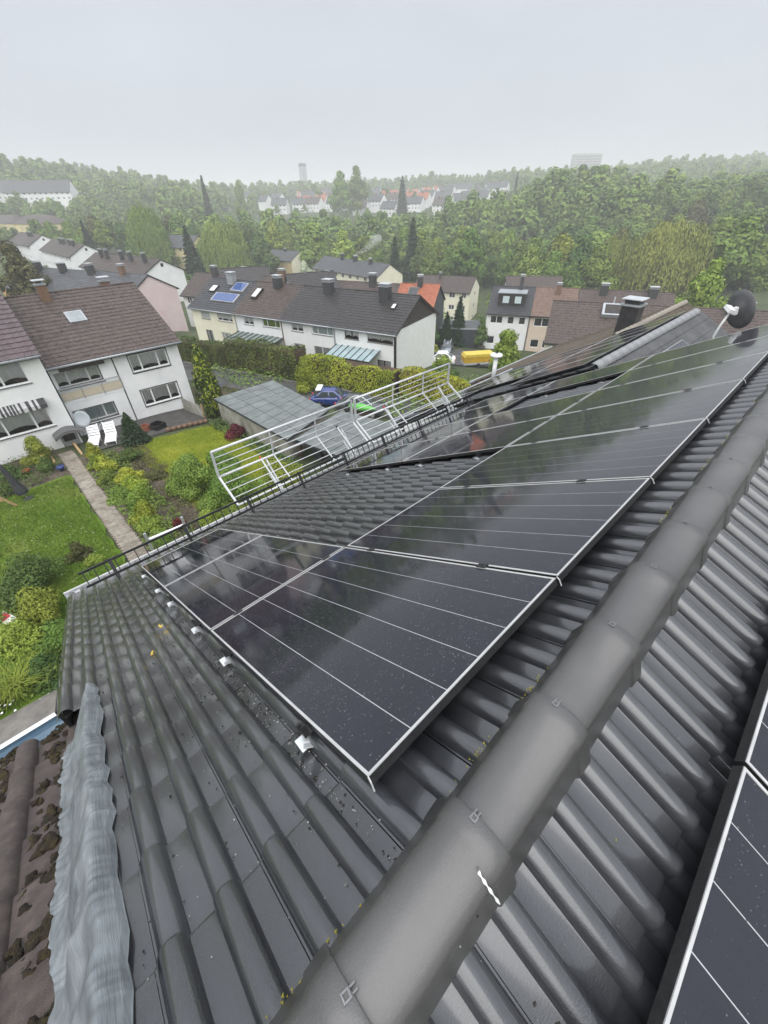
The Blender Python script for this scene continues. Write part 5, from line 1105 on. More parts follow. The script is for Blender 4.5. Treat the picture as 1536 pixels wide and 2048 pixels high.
# the woods
reg = [("broadleaf tree in the wood on the right-hand hill", "trees of the right-hand hill wood"), ("broadleaf tree in the wood filling the middle of the valley", "trees of the valley wood"), ("broadleaf tree on the misty slope at the left", "trees of the left slope")]
cand = []; r_ = np.random.RandomState(12); occ = {}
def hk(x, y, c=6.0): return (int(x // c), int(y // c))
def free(x, y, dmin):
    a, b_ = hk(x, y)
    for i in (-1, 0, 1):
        for j in (-1, 0, 1):
            for q in occ.get((a + i, b_ + j), ()):
                if (q[0] - x) ** 2 + (q[1] - y) ** 2 < dmin * dmin: return False
    return True
FO = np.array(FOOT)
def town_gap(d, s): return 410 < d < 700 and -150 < s < 135
for i in range(15000):
    d = 118 + 900 * r_.rand() ** 1.5; s = (r_.rand() * 2 - 1) * d * .86
    dens = 1.0
    if d < 150 and s < 40: continue
    if d < 175 and s < 5: continue
    if s < -.42 * d and d < 390: dens = .28
    if town_gap(d, s): dens = .10
    if d > 400: dens = min(dens, .8)
    if 372 < d < 425 and 10 < s < 75: dens = .12
    if 335 < d < 430 and -95 < s < 100: dens = min(dens, .45)
    if 490 < d < 690 and -160 < s < 140: dens = .05
    if r_.rand() > dens: continue
    x, y = dsxy(d, s); dm = 6.0 if d < 400 else 7.0
    if not free(x, y, dm) or (((FO[:, 0] - x) ** 2 + (FO[:, 1] - y) ** 2) < (FO[:, 2] + 3.0) ** 2).any(): continue
    if (d < 160 and math.hypot(x + 45, y - 140) < 16): continue
    occ.setdefault(hk(x, y), []).append((x, y)); cand.append((d, s, x, y))
cand.sort()
Z_ = terrain(np.array([c[2] for c in cand]), np.array([c[3] for c in cand]))
VV = []; FF = []; n0 = 0; nt_ = 0; VS = []; FS = []; ns_ = 0
for q, (d, s, x, y) in enumerate(cand):
    hgt = r_.uniform(9.5, 18.5) if s > 0 or d < 330 else r_.uniform(13, 20)
    if 300 < d < 480 and -130 < s < 100: hgt *= .58
    if 345 < d < 480 and -95 < s < 100: hgt *= .8
    if s < -.42 * d and d < 390: hgt *= .7
    if nt_ < 270:
        nt_ += 1; k = 0 if s > .18 * d else (2 if s < -.3 * d else 1); u = r_.rand(); m = M_lfd if u < .22 else (M_lfy if u > .95 else (M_olive if u > .90 else None))
        if u > .975: tree('spruce', r_.randint(2), x, y, "dark conifer standing among the broadleaf trees of the valley", "conifers in the woods", hgt * 1.1, name='spruce_tree')
        else: tree('broad', r_.randint(6), x, y, {None: '', 'dark_leaves': 'dark green ', 'yellow_green_leaves': 'yellow-green ', 'olive_brown_leaves': 'olive brown '}[m.name if m else None] + reg[k][0], reg[k][1], hgt, r_.uniform(.95, 1.3), m)
    else:
        V, F = TREE['lod', r_.randint(6)]; a = r_.rand() * 6.283; sc = hgt / 12.5 * np.array([r_.uniform(1.0, 1.4)] * 2 + [1]); W = V * sc
        W = np.stack([W[:, 0] * math.cos(a) - W[:, 1] * math.sin(a) + x, W[:, 0] * math.sin(a) + W[:, 1] * math.cos(a) + y, W[:, 2] + Z_[q] - .3], -1); VV.append(W); FF.append(F + n0); n0 += len(V)
M_far = mat("far_wood_leaves", (0.075, 0.130, 0.024), 0.6, (0.195, 0.280, 0.058), 0.085, island=0.16, spec=0.2, detail=2, col3=(0.125, 0.200, 0.038), mid=(.36, .64))
tag(place_mesh('far_wood', np_mesh('far_wood', np.concatenate(VV), np.concatenate(FF), M_far)), kind='stuff')
# scrub between the rows and the wood
VV = []; FF = []; n0 = 0
for i in range(1500):
    d = r_.uniform(88, 300); s = r_.uniform(-.8, .86) * d
    if r_.rand() < .35: d = r_.uniform(340, 480); s = r_.uniform(-150, 120)
    x, y = dsxy(d, s)
    if (((FO[:, 0] - x) ** 2 + (FO[:, 1] - y) ** 2) < (FO[:, 2] + 1.0) ** 2).any(): continue
    V, F = TREE['lod', r_.randint(6)]; sel = r_.permutation(len(F))[:170]; sc = r_.uniform(.16, .36); W = V[F[sel].ravel()] * np.array([sc * 1.5, sc * 1.5, sc]); W[:, 2] -= .8
    zq = tz(x, y); VV.append(W + np.array([x, y, zq])); FF.append(np.arange(len(W)).reshape(-1, 4) + n0); n0 += len(W)
tag(place_mesh('scrub', np_mesh('scrub', np.concatenate(VV), np.concatenate(FF), M_far)), kind='stuff')
# ------------------------------------------------------------------ garden plants
def bush(label, x, y, w_, h, m, n=900, size=.12, seed=0, lumps=12, name='shrub', cat='shrub', group=None, d=None, dz=0, droop=0.0, stem=True):
    t = thing(name, label, cat, (x, y, tz(x, y)), 0, group); L = crown_lumps(seed, w_, h, lumps, dz, .4, (.32, .5))
    if d: L = [((c[0], c[1] * d / w_, c[2]), (r[0], r[1] * d / w_, r[2])) for c, r in L]
    V, F = leaf_cloud(seed, L, n, size, droop, .25); place_mesh('foliage', np_mesh('foliage', V, F, m), t)
    if stem:
        b = MB(); g = random.Random(seed)
        for k in range(4): b.tube([(0, 0, -.1), (g.uniform(-.2, .2) * w_, g.uniform(-.2, .2) * w_, h * .6)], [.03 + .01 * h, .01], 5)
        b.build('stem', M_bark, t)
    return t
for i, (x, y, w_, h, m, lab) in enumerate([
 (-26.3, 1.75, 1.1, 1.1, M_gold, "golden variegated shrub at the far end of the path, by the house"), (-25.2, 1.6, 1.0, .9, M_lfy, "light green shrub second from the house along the path"), (-24.2, 1.75, 1.2, 1.1, M_gold, "golden shrub third from the house along the path"),
 (-22.9, 1.5, 1.2, .9, M_lf, "green leafy shrub in the middle of the path border"), (-22.2, 2.4, 1.3, 1.0, M_gold, "bright golden shrub behind the green one in the border"), (-20.8, 2.3, 1.3, 1.0, M_gold, "bright yellow shrub in the middle of the border"), (-20.4, 1.5, 1.2, .8, M_lf, "low green shrub at the path edge, halfway"),
 (-19.2, 2.2, 1.3, .9, M_lfy, "yellow-green shrub past the middle of the border"), (-18.2, 1.6, 1.1, .8, M_lf, "green shrub at the path edge nearer our eaves"), (-17.2, 1.8, 1.4, 1.0, M_gold, "large golden shrub nearest our eaves"), (-16.2, 1.7, 1.2, .9, M_lfy, "light green shrub nearest our eaves at the path"), (-15.4, 2.5, .7, .6, M_redleaf, "small dark red leaved shrub near our eaves"), (-14.6, 1.7, 1.2, .8, M_lf, "green shrub partly hidden by the snow guard"),
 (-18.0, 4.3, 2.4, 2.3, M_lf, "large glossy green shrub beside the yellowing lawn, lower left of the railing"), (-18.3, 5.9, 2.2, 2.0, M_lf, "large green shrub behind the railing, right of the first"), (-15.8, 5.2, 2.6, 2.0, M_lf, "broad green shrub right behind the nearer railing"), (-15.9, 7.6, 2.6, 1.7, M_lfy, "yellow-green shrub behind the middle of the nearer railing"), (-13.4, 4.2, 2.0, 1.6, M_lf, "green shrub close to the snow guard under the railing"), (-14.5, 3.5, 1.4, .9, M_lfy, "low light shrub between golden border and railing"),
 (-24.6, 3.2, 1.4, .7, M_lfd, "low dusty green plants between lawn and border by the patio"), (-21.5, 3.5, 1.0, .5, M_olive, "low brownish plants along the soil edge"), (-19.3, 3.6, 1.1, .6, M_olive, "low brownish clump near the big green shrub"),
 (-23.6, 9.2, 1.5, .9, M_redleaf, "dark purple-red shrub at the garage wall"), (-25.8, 9.0, .9, .6, M_lfd, "small dark shrub at the garage corner"),
 (-15.6, -2.5, 2.4, 1.7, M_lfd, "dark blue-green shrub at the lower end of the left lawn"), (-13.6, -2.6, 1.9, 1.6, M_lfy, "bright yellow-green shrub close to the roof's left corner"), (-12.7, -3.4, 2.0, 1.2, M_lfy, "yellow-green shrub below the white and red object"), (-14.4, -4.3, 1.6, 1.3, M_lf, "green shrub at the left picture edge above the tall grass"), (-11.8, -2.3, 1.7, 1.3, M_lf, "green shrub beside the roof's left edge"), (-11.3, -3.0, 1.4, .8, M_lfd, "dark green low shrub above the tall grass"),
 (-16.6, -1.0, .9, .8, M_olive, "small twiggy dark shrub standing in the left lawn"), (-15.9, -.7, .8, .35, M_lfy, "low light green plant beside the twiggy shrub"),
 (-28.6, -.6, 1.5, 1.9, M_lfy, "small yellow-green tree in front of the purple-brown roofed house"), (-27.2, -.5, 1.0, .8, M_lfd, "dark green climbing shrub below the small yellow-green tree"), (-27.8, -2.2, 1.6, .7, M_lfd, "low dark shrub at the left lawn's far edge"), (-25.9, -2.6, 1.6, .5, M_lfd, "low green plants at the left lawn's far corner")]):
    sz = .078 if x < -17 else .066
    w_ *= 1.12
    bush(lab, x, y, w_, h, m, int(420 * w_ * max(h, .8) * 5.0) + 700, sz, 100 + i, 12, group="garden shrubs")
tp = thing('conifer', "small dark fir tree beside the white loungers", 'conifer', (-26.9, 4.15, tz(-26.9, 4.15))); V, F = spruce_leaf(31, 2.1, 1.9, 2600, .16); place_mesh('foliage', np_mesh('foliage', V, F, M_con), tp); MB().tube([(0, 0, -.1), (0, 0, 1.6)], [.07, .02], 6).build('stem', M_bark, tp)
tp = thing('thuja', "tall columnar yellow-tipped thuja between house and garage", 'thuja', (-28.4, 9.9, tz(-28.4, 9.9))); V, F = leaf_cloud(33, [((0, 0, .5 + .42 * k), (.8 * (1 - (k / 10.5) ** 2.2) + .12, .8 * (1 - (k / 10.5) ** 2.2) + .12, .6)) for k in range(10)], 4200, .15, .5); place_mesh('foliage', np_mesh('foliage', V, F, M_hedged), tp); MB().tube([(0, 0, -.1), (0, 0, 3.5)], [.1, .03], 6).build('stem', M_bark, tp)
V, F = leaf_cloud(34, [((.1, 0, .9 + .42 * k), (.75 * (1 - (k / 9.5) ** 2.2) + .12, .75 * (1 - (k / 9.5) ** 2.2) + .12, .6)) for k in range(9)], 900, .13, .4); place_mesh('foliage_tips', np_mesh('foliage_tips', V * np.array([1.06, 1.06, 1.02]), F, M_gold), tp)
bush("round dense yellow-green bush standing before the yellow hedge", -31.3, 19.9, 2.9, 3.3, M_hedgey, 5200, .13, 210, 16, 'bush', 'bush')
bush("bright light green tall shrub before the beige house", -20.9, 36.4, 5.0, 5.8, M_lfy, 5200, .24, 211, 20, 'bush', 'bush', droop=.3)
bush("olive green shrub right above the end of the farther railing", -22.4, 28.6, 3.2, 4.2, M_lfy, 2600, .2, 212, 16, 'bush', 'bush')
bush("dark red rounded shrub behind the yellow trailer", -31.5, 48.6, 2.6, 1.6, M_redleaf, 1200, .2, 213, 8, 'bush', 'bush')
bush("pink-red flowering rhododendron right of the pink gable", -70.5, 20.8, 3.0, 2.4, M_pinkfl, 1400, .28, 214, 8, 'bush', 'bush')
bush("rusty brown twiggy shrub right of the pink gable", -62.0, 17.8, 3.2, 2.6, M_olive, 1500, .25, 215, 10, 'bush', 'bush')
bush("small pink flowering shrub behind the columnar thuja", -37.4, 13.0, 1.2, 1.3, M_pinkfl, 700, .14, 216, 6, 'bush', 'bush')
for i, (x, y, w_, h, m, lab) in enumerate([(-60, 15.4, 3.5, 2.2, M_lf, "green shrub in the garden left of the cream row house"), (-57, 17.0, 2.6, 1.8, M_lfd, "dark green shrub at the cream row house corner"), (-19.0, 26.5, 3.0, 2.2, M_lfy, "yellow-green shrub below the end of the farther railing"), (-16.2, 24.5, 3.0, 2.0, M_hedgey, "bright shrub right of the railing's end, by the gutter"), (-40.8, 49.6, 2.4, 1.6, M_lfy, "light green shrub left of the dark double garage"), (-19.5, 31.0, 2.5, 1.6, M_lf, "green shrub below the yellow trailer"), (-23.8, 32.2, 2.2, 1.8, M_lfd, "dark shrub behind the brick gable")]):
    bush(lab, x, y, w_, h, m, int(300 * w_ * h), .2, 230 + i, 10, group="shrubs beyond the railings")
def hedge(label, pts, wd, h, m, dens=520, size=.14, m2=None, seed=1):
    t = thing('hedge', label, 'hedge', (pts[0][0], pts[0][1], tz(*pts[0]))); r = np.random.RandomState(seed); base = np.array((pts[0][0], pts[0][1], tz(*pts[0]))); VV = []; FF = []; n0 = 0
    core = MB()
    for p, q in zip(pts, pts[1:]):
        L = math.hypot(q[0] - p[0], q[1] - p[1]); d = np.array(((q[0] - p[0]) / L, (q[1] - p[1]) / L)); nn = np.array((-d[1], d[0])); n = int(L * dens)
        u = r.rand(n) * L; face = r.rand(n); prm = 2 * h + wd; f = face * prm; hz = np.where(f < h, f, np.where(f < h + wd, h, prm - f)); off = np.where(f < h, -wd / 2, np.where(f < h + wd, f - h - wd / 2, wd / 2))
        bulge = .10 * np.sin(u * 2.1) + .07 * np.sin(u * 5.3 + 1) + r.normal(scale=.05, size=n); hz = hz * (1 + .05 * np.sin(u * 1.3 + seed)) ; off = off * (1 + bulge * .6); topm = (f >= h) & (f < h + wd); hz = np.where(topm, hz + bulge * .6, hz)
        X = p[0] + d[0] * u + nn[0] * off; Y = p[1] + d[1] * u + nn[1] * off; Z = terrain(X, Y) + hz
        nr = np.stack([np.where(topm, 0, np.sign(off)) * nn[0], np.where(topm, 0, np.sign(off)) * nn[1], np.where(topm, 1.0, .25)], -1) + r.normal(scale=.45, size=(n, 3)); nr /= np.linalg.norm(nr, axis=1)[:, None]; tt = r.normal(size=(n, 3)); tt -= nr * (tt * nr).sum(1)[:, None]; tt /= np.linalg.norm(tt, axis=1)[:, None]; bb = np.cross(nr, tt); s = (size * (.6 + .8 * r.rand(n)))[:, None]; P = np.stack([X, Y, Z], -1) - base
        VV.append(np.stack([P - tt * s * .6, P + bb * s * .4 + nr * s * .1, P + tt * s * .6, P - bb * s * .4 + nr * s * .1], 1).reshape(-1, 3)); FF.append(np.arange(4 * n).reshape(-1, 4) + n0); n0 += 4 * n
        z0 = tz(*p) - base[2]; z1 = tz(*q) - base[2]; a = np.array(p) - base[:2]; c = np.array(q) - base[:2]; k = nn * wd * .42
        core.add([(a[0] - k[0], a[1] - k[1], z0 - .2), (c[0] - k[0], c[1] - k[1], z1 - .2), (c[0] + k[0], c[1] + k[1], z1 - .2), (a[0] + k[0], a[1] + k[1], z0 - .2), (a[0] - k[0], a[1] - k[1], z0 + h * .93), (c[0] - k[0], c[1] - k[1], z1 + h * .93), (c[0] + k[0], c[1] + k[1], z1 + h * .93), (a[0] + k[0], a[1] + k[1], z0 + h * .93)], [(0, 3, 2, 1), (4, 5, 6, 7), (0, 1, 5, 4), (1, 2, 6, 5), (2, 3, 7, 6), (3, 0, 4, 7)])
    place_mesh('foliage', np_mesh('foliage', np.concatenate(VV), np.concatenate(FF), m), t); core.build('twigs', m2 or M_hedger, t); return t
hedge("dark green hedge with rusty bare lower side along the road, left part", [(-49.2, 15.9), (-42.5, 18.3)], 1.7, 2.3, M_hedged, 560)
hedge("tall dark green hedge with bare twiggy side before the white row, middle part", [(-42.4, 18.5), (-34.2, 21.6)], 1.9, 2.9, M_hedged, 480, .17, seed=3)
hedge("bright yellow-green clipped hedge before the white row, longer left part", [(-33.2, 21.4), (-24.6, 25.2)], 1.7, 2.55, M_hedgey, 900, .13, seed=5)
hedge("bright yellow-green clipped hedge, right part toward the brick gable", [(-24.3, 25.4), (-18.4, 28.3)], 1.7, 2.5, M_hedgey, 900, .13, seed=7)
# grass blades on the two lawns, tall grass clump, daisies
def grass(name, x0, x1, y0, y1, n, h, m, seed):
    r = np.random.RandomState(seed); X = r.uniform(x0, x1, n); Y = r.uniform(y0, y1, n); Z = terrain(X, Y) + .045; a = r.rand(n) * 6.283; hh = h * (.5 + r.rand(n)); w_ = h * .22; dx = np.cos(a) * w_; dy = np.sin(a) * w_; lx = r.normal(scale=h * .5, size=n); ly = r.normal(scale=h * .5, size=n)
    V = np.stack([np.stack([X - dx, Y - dy, Z], -1), np.stack([X + dx, Y + dy, Z], -1), np.stack([X + lx, Y + ly, Z + hh], -1)], 1).reshape(-1, 3); tag(place_mesh(name, np_mesh(name, V, np.arange(3 * n).reshape(-1, 3), m)), kind='stuff')
M_blade = leafm("grass_blades", (0.085, 0.130, 0.016), (0.17, 0.235, 0.038), sc=.8, isl=.4, ro=0)
M_blade2 = leafm("yellow_grass_blades", (0.162, 0.223, 0.019), (0.351, 0.378, 0.047), sc=.5, isl=.35, ro=0)
grass('lawn_grass', -25.3, -10.65, -13, .1, 90000, .075, M_blade, 1); grass('lawn_grass', -26.6, -9, 3.6, 9.1, 60000, .06, M_blade2, 2)
def blades(label, x, y, n, L, m, seed, spread=.5):
    t = thing('grass_clump', label, 'grass', (x, y, tz(x, y))); g = random.Random(seed); b = MB()
    for i in range(n):
        a = g.uniform(0, 6.28); l = L * g.uniform(.6, 1.1); o = Vector((g.gauss(0, spread * .3), g.gauss(0, spread * .3), 0)); d = Vector((math.cos(a), math.sin(a), 0)); s = Vector((-d.y, d.x, 0)) * .012; P = []
        for k in range(5): q = k / 4; c = o + d * (l * .62 * q ** 1.5) + Vector((0, 0, l * (q - .5 * q * q * 1.05))); w_ = s * (1 - q * .85); P.append([c - w_, c + w_])
        b.grid(P)
    b.build('blades', m, t); return t
blades("arching bright green tall grass clump by the concrete walk, nearest", -11.3, -3.7, 340, 1.3, M_lfy, 1); blades("tall arching grass clump left beside the nearest one", -11.5, -4.6, 300, 1.25, M_lf, 2); blades("tall grass clump at the roof's left edge", -11.4, -2.7, 260, 1.1, M_lf, 3); blades("tall arching grass clump behind the nearest one", -12.3, -3.8, 300, 1.2, M_lfy, 4)
b = MB()
for i in range(70):
    x, y = rnd.gauss(-10.75, .12), rnd.gauss(-4.6, .3); z = tz(x, y) + rnd.uniform(.12, .3); b.add([(x + .035 * math.cos(k * 1.05), y + .035 * math.sin(k * 1.05), z + .01 * (k % 2)) for k in range(6)], [(0, 1, 2, 3, 4, 5)])
t = tag(b.build('white_flowers', M_white), kind='stuff')
b = MB(); 
for i in range(500):
    x, y = rnd.uniform(-25, -7), rnd.uniform(-9, 0); z = tz(x, y) + .11; r = .022; b.add([(x - r, y, z), (x, y - r, z), (x + r, y, z), (x, y + r, z)], [(0, 1, 2, 3)])
tag(b.build('daisies', M_whitefl), kind='stuff')

# low ground cover filling the beds
def cover(name, x0, x1, y0, y1, n, size, h, m, seed):
    r = np.random.RandomState(seed); X = r.uniform(x0, x1, n); Y = r.uniform(y0, y1, n); dn = np.sin(X * 2.1 + seed) * np.sin(Y * 2.7 + X) + r.normal(scale=.5, size=n); k = dn > -.1; X = X[k]; Y = Y[k]; n = len(X); Z = terrain(X, Y) + .05 + h * r.rand(n) ** 1.5
    nrm = r.normal(scale=.5, size=(n, 3)); nrm[:, 2] += 1; nrm /= np.linalg.norm(nrm, axis=1)[:, None]; t = r.normal(size=(n, 3)); t -= nrm * (t * nrm).sum(1)[:, None]; t /= np.linalg.norm(t, axis=1)[:, None]; bb = np.cross(nrm, t); s = (size * (.6 + .8 * r.rand(n)))[:, None]; P = np.stack([X, Y, Z], -1)
    tag(place_mesh(name, np_mesh(name, np.stack([P - t * s * .6, P + bb * s * .4, P + t * s * .6, P - bb * s * .4], 1).reshape(-1, 3), np.arange(4 * n).reshape(-1, 4), m)), kind='stuff')
cover('ground_cover', -26.5, -12, 1.05, 2.9, 9000, .09, .35, M_lf, 3); cover('ground_cover', -26.5, -11, 2.6, 4.4, 6000, .08, .18, M_olive, 4); cover('ground_cover', -14, -8, 1.1, 9, 9000, .09, .45, M_lfy, 5); cover('ground_cover', -30, -25.6, -6, .2, 4500, .09, .3, M_lfd, 6)
cover('ground_cover', -16, -10.7, -8, -2.4, 9000, .09, .5, M_lf, 7); cover('ground_cover', -27, -17, 8.7, 9.9, 4000, .09, .35, M_lfd, 8); cover('ground_cover', -38, -28, 10, 15, 5000, .12, .25, M_olive, 9)
cover('ground_cover', -62, -34, 15.6, 21.5, 9000, .16, .5, M_lf, 10); cover('ground_cover', -24, -8, 21, 40, 16000, .18, .8, M_lf, 11)
# ------------------------------------------------------------------ things in the gardens and streets
M_rooffelt = mat("grey_green_roofing_felt", (0.115, 0.13, 0.125), 0.55, (0.18, 0.20, 0.195), 1.2, 0.3, 20, rvar=0.12, detail=8)
M_conc = mat("mossy_concrete_wall", (0.20, 0.19, 0.15), 0.9, (0.40, 0.39, 0.35), 1.3, 0.4, 20, detail=8)
M_wood = mat("pale_new_wood", (0.38, 0.24, 0.12), 0.7, (0.52, 0.36, 0.20), 6, stretch=(1, 1, .2))
M_darkwood = mat("dark_stained_wood", (0.05, 0.035, 0.025), 0.8, (0.10, 0.07, 0.05), 6)
M_blue = mat("blue_car_paint", (0.010, 0.030, 0.16), 0.18, (0.014, 0.04, 0.20), 2, coat=0.8)
M_silver = mat("silver_car_paint", (0.22, 0.25, 0.28), 0.25, (0.28, 0.31, 0.34), 2, metal=0.5, coat=0.6)
M_dcar = mat("dark_grey_car_paint", (0.05, 0.055, 0.06), 0.25, (0.07, 0.075, 0.08), 2, coat=0.6)
M_tyre = mat("tyre_rubber", (0.015, 0.015, 0.015), 0.8, (0.025, 0.025, 0.025), 9)
M_carglass = mat("car_window_glass", (0.04, 0.055, 0.06), 0.05, (0.06, 0.075, 0.08), 1, spec=0.9)
M_yellowp = mat("yellow_plastic", (0.48, 0.28, 0.015), 0.45, (0.60, 0.37, 0.03), 2)
M_yelltop = mat("bright_yellow_cover", (0.58, 0.42, 0.04), 0.45, (0.68, 0.52, 0.08), 2)
M_green = mat("bright_green_plastic", (0.10, 0.42, 0.06), 0.35, (0.14, 0.50, 0.10), 2)
M_bin = mat("dark_grey_plastic", (0.035, 0.037, 0.04), 0.5, (0.06, 0.062, 0.065), 3)
M_fabric = mat("black_parasol_cloth", (0.02, 0.021, 0.023), 0.85, (0.045, 0.046, 0.05), 14, stretch=(1, 1, .1))
M_anth = mat("anthracite_garage_metal", (0.03, 0.036, 0.044), 0.5, (0.045, 0.052, 0.062), 1)
M_palegreen = mat("pale_green_tarp", (0.34, 0.44, 0.38), 0.6, (0.44, 0.54, 0.47), 4)
# flat roofed garage with felt sheets
g = thing('garage', "low concrete garage with a grey felt flat roof between lawn and road", 'garage', (-22.5, 12, -11.0))
def gp(b, n, m, t=g, sm=False): return keep(b.build(n, m, None, sm), t)
b = MB(); GC = [(-26.8, 9.75), (-18.4, 9.95), (-19.9, 13.8), (-26.9, 14.2)]
def slab(b, poly, z0, z1): n = len(poly); b.add([(x, y, z0) for x, y in poly] + [(x, y, z1) for x, y in poly], [tuple(range(n - 1, -1, -1)), tuple(range(n, 2 * n))] + [(i, (i + 1) % n, n + (i + 1) % n, n + i) for i in range(n)])
slab(b, GC, -13.2, -9.34); gp(b, 'wall', M_conc)
b = MB(); slab(b, [(-26.95, 9.6), (-18.2, 9.8), (-19.75, 13.95), (-27.05, 14.35)], -9.34, -9.22); gp(b, 'roof_slab', M_anth)
for i in range(4):
    for j in range(9):
        u0, u1 = j / 9 + .003, (j + 1) / 9 - .003; v0, v1 = i / 4 + .004 + (.0 if j % 2 else .0), (i + 1) / 4 - .004; P = []
        for u, v in ((u0, v0), (u1, v0), (u1, v1), (u0, v1)):
            a = Vector((-26.95, 9.6)).lerp(Vector((-18.2, 9.8)), u); c = Vector((-27.05, 14.35)).lerp(Vector((-19.75, 13.95)), u); q = a.lerp(c, v); P.append((q.x, q.y))
        b = MB(); slab(b, P, -9.221, -9.212 + rnd.uniform(0, .006)); gp(b, 'felt_sheet', M_rooffelt)
c2 = thing('carport', "second flat grey roof with open front sheltering bins behind the railing", 'carport', (-15.8, 13, -11.2))
RC = [(-18.3, 10.3), (-13.0, 11.2), (-13.2, 16.4), (-19.4, 14.6)]
b = MB(); slab(b, RC, -9.55, -9.40); gp(b, 'roof_slab', M_anth, c2)
for i in range(4):
    for j in range(6):
        P = []
        for u, v in ((j / 6 + .004, i / 4 + .004), ((j + 1) / 6 - .004, i / 4 + .004), ((j + 1) / 6 - .004, (i + 1) / 4 - .004), (j / 6 + .004, (i + 1) / 4 - .004)):
            q = Vector(RC[0]).lerp(Vector(RC[1]), u).lerp(Vector(RC[3]).lerp(Vector(RC[2]), u), v); P.append((q.x, q.y))
        b = MB(); slab(b, P, -9.401, -9.392 + rnd.uniform(0, .006)); gp(b, 'felt_sheet', M_rooffelt, c2)
for x_, y_ in ((-18.2, 14.4), (-13.2, 16.2), (-18.1, 10.5), (-13.3, 11.4)): b = MB(); b.bar((x_, y_, -13), (x_, y_, -9.56), .16); gp(b, 'post', M_darkwood, c2)
b = MB(); slab(b, [(-18.4, 14.1), (-13.2, 15.8), (-13.25, 16.0), (-18.45, 14.3)], -13, -9.56); gp(b, 'back_wall', M_darkwood, c2)
lr = thing('lean_to', "low ribbed dark roof just beyond the farther railing", 'lean-to roof', (-8.6, 12.3, -7.5))
b = MB(); P = []
for i in range(41):
    y = 10.2 + i * .1; h = .03 * (i % 2); P.append([(-10.2, y, -5.6 + h), (-7.4, y, -5.0 + h)])
b.grid(P); keep(b.build('ribbed_sheet', M_rgrey), lr); b = MB(); slab(b, [(-10.1, 10.3), (-7.5, 10.3), (-7.5, 14.1), (-10.1, 14.1)], -13, -5.72); keep(b.build('wall', M_darkwood), lr)
# bins and junk under the carport
def bin_(x, y, m, lid, lab, grp="bins under the carport"):
    t = thing('wheelie_bin', lab, 'bin', (x, y, tz(x, y)), 0.4, grp); b = MB(); P = []
    b.add([(-.24, -.28, .06), (.24, -.28, .06), (.24, .24, .06), (-.24, .24, .06), (-.29, -.34, 1.0), (.29, -.34, 1.0), (.29, .34, 1.0), (-.29, .34, 1.0)], [(3, 2, 1, 0), (0, 1, 5, 4), (1, 2, 6, 5), (2, 3, 7, 6), (3, 0, 4, 7)]); b.build('bin_body', m, t)
    MB().box(-.31, .31, -.37, .38, 1.0, 1.07).build('lid', lid, t); MB().tube([(-.25, .3, .1), (.25, .3, .1)], .1, 8).build('wheel', M_tyre, t); return t
bin_(-17.5, 11.4, M_bin, M_bin, "dark grey wheelie bin, left one under the carport"); bin_(-16.9, 11.7, M_bin, M_bin, "dark grey wheelie bin next to the yellow-lidded one"); bin_(-16.0, 11.7, M_bin, M_yelltop, "dark bin with bright yellow lid under the carport edge")
b = MB(); V, F = blob((0, 0, .45), .75, .7, 5, 3, .12); b.add(V, F); t = tag(b.build('tarp_heap', M_palegreen, None, True, (-15.0, 12.2, tz(-15, 12.2))), "pale green covered heap behind the snow guard by the bins", 'tarp')
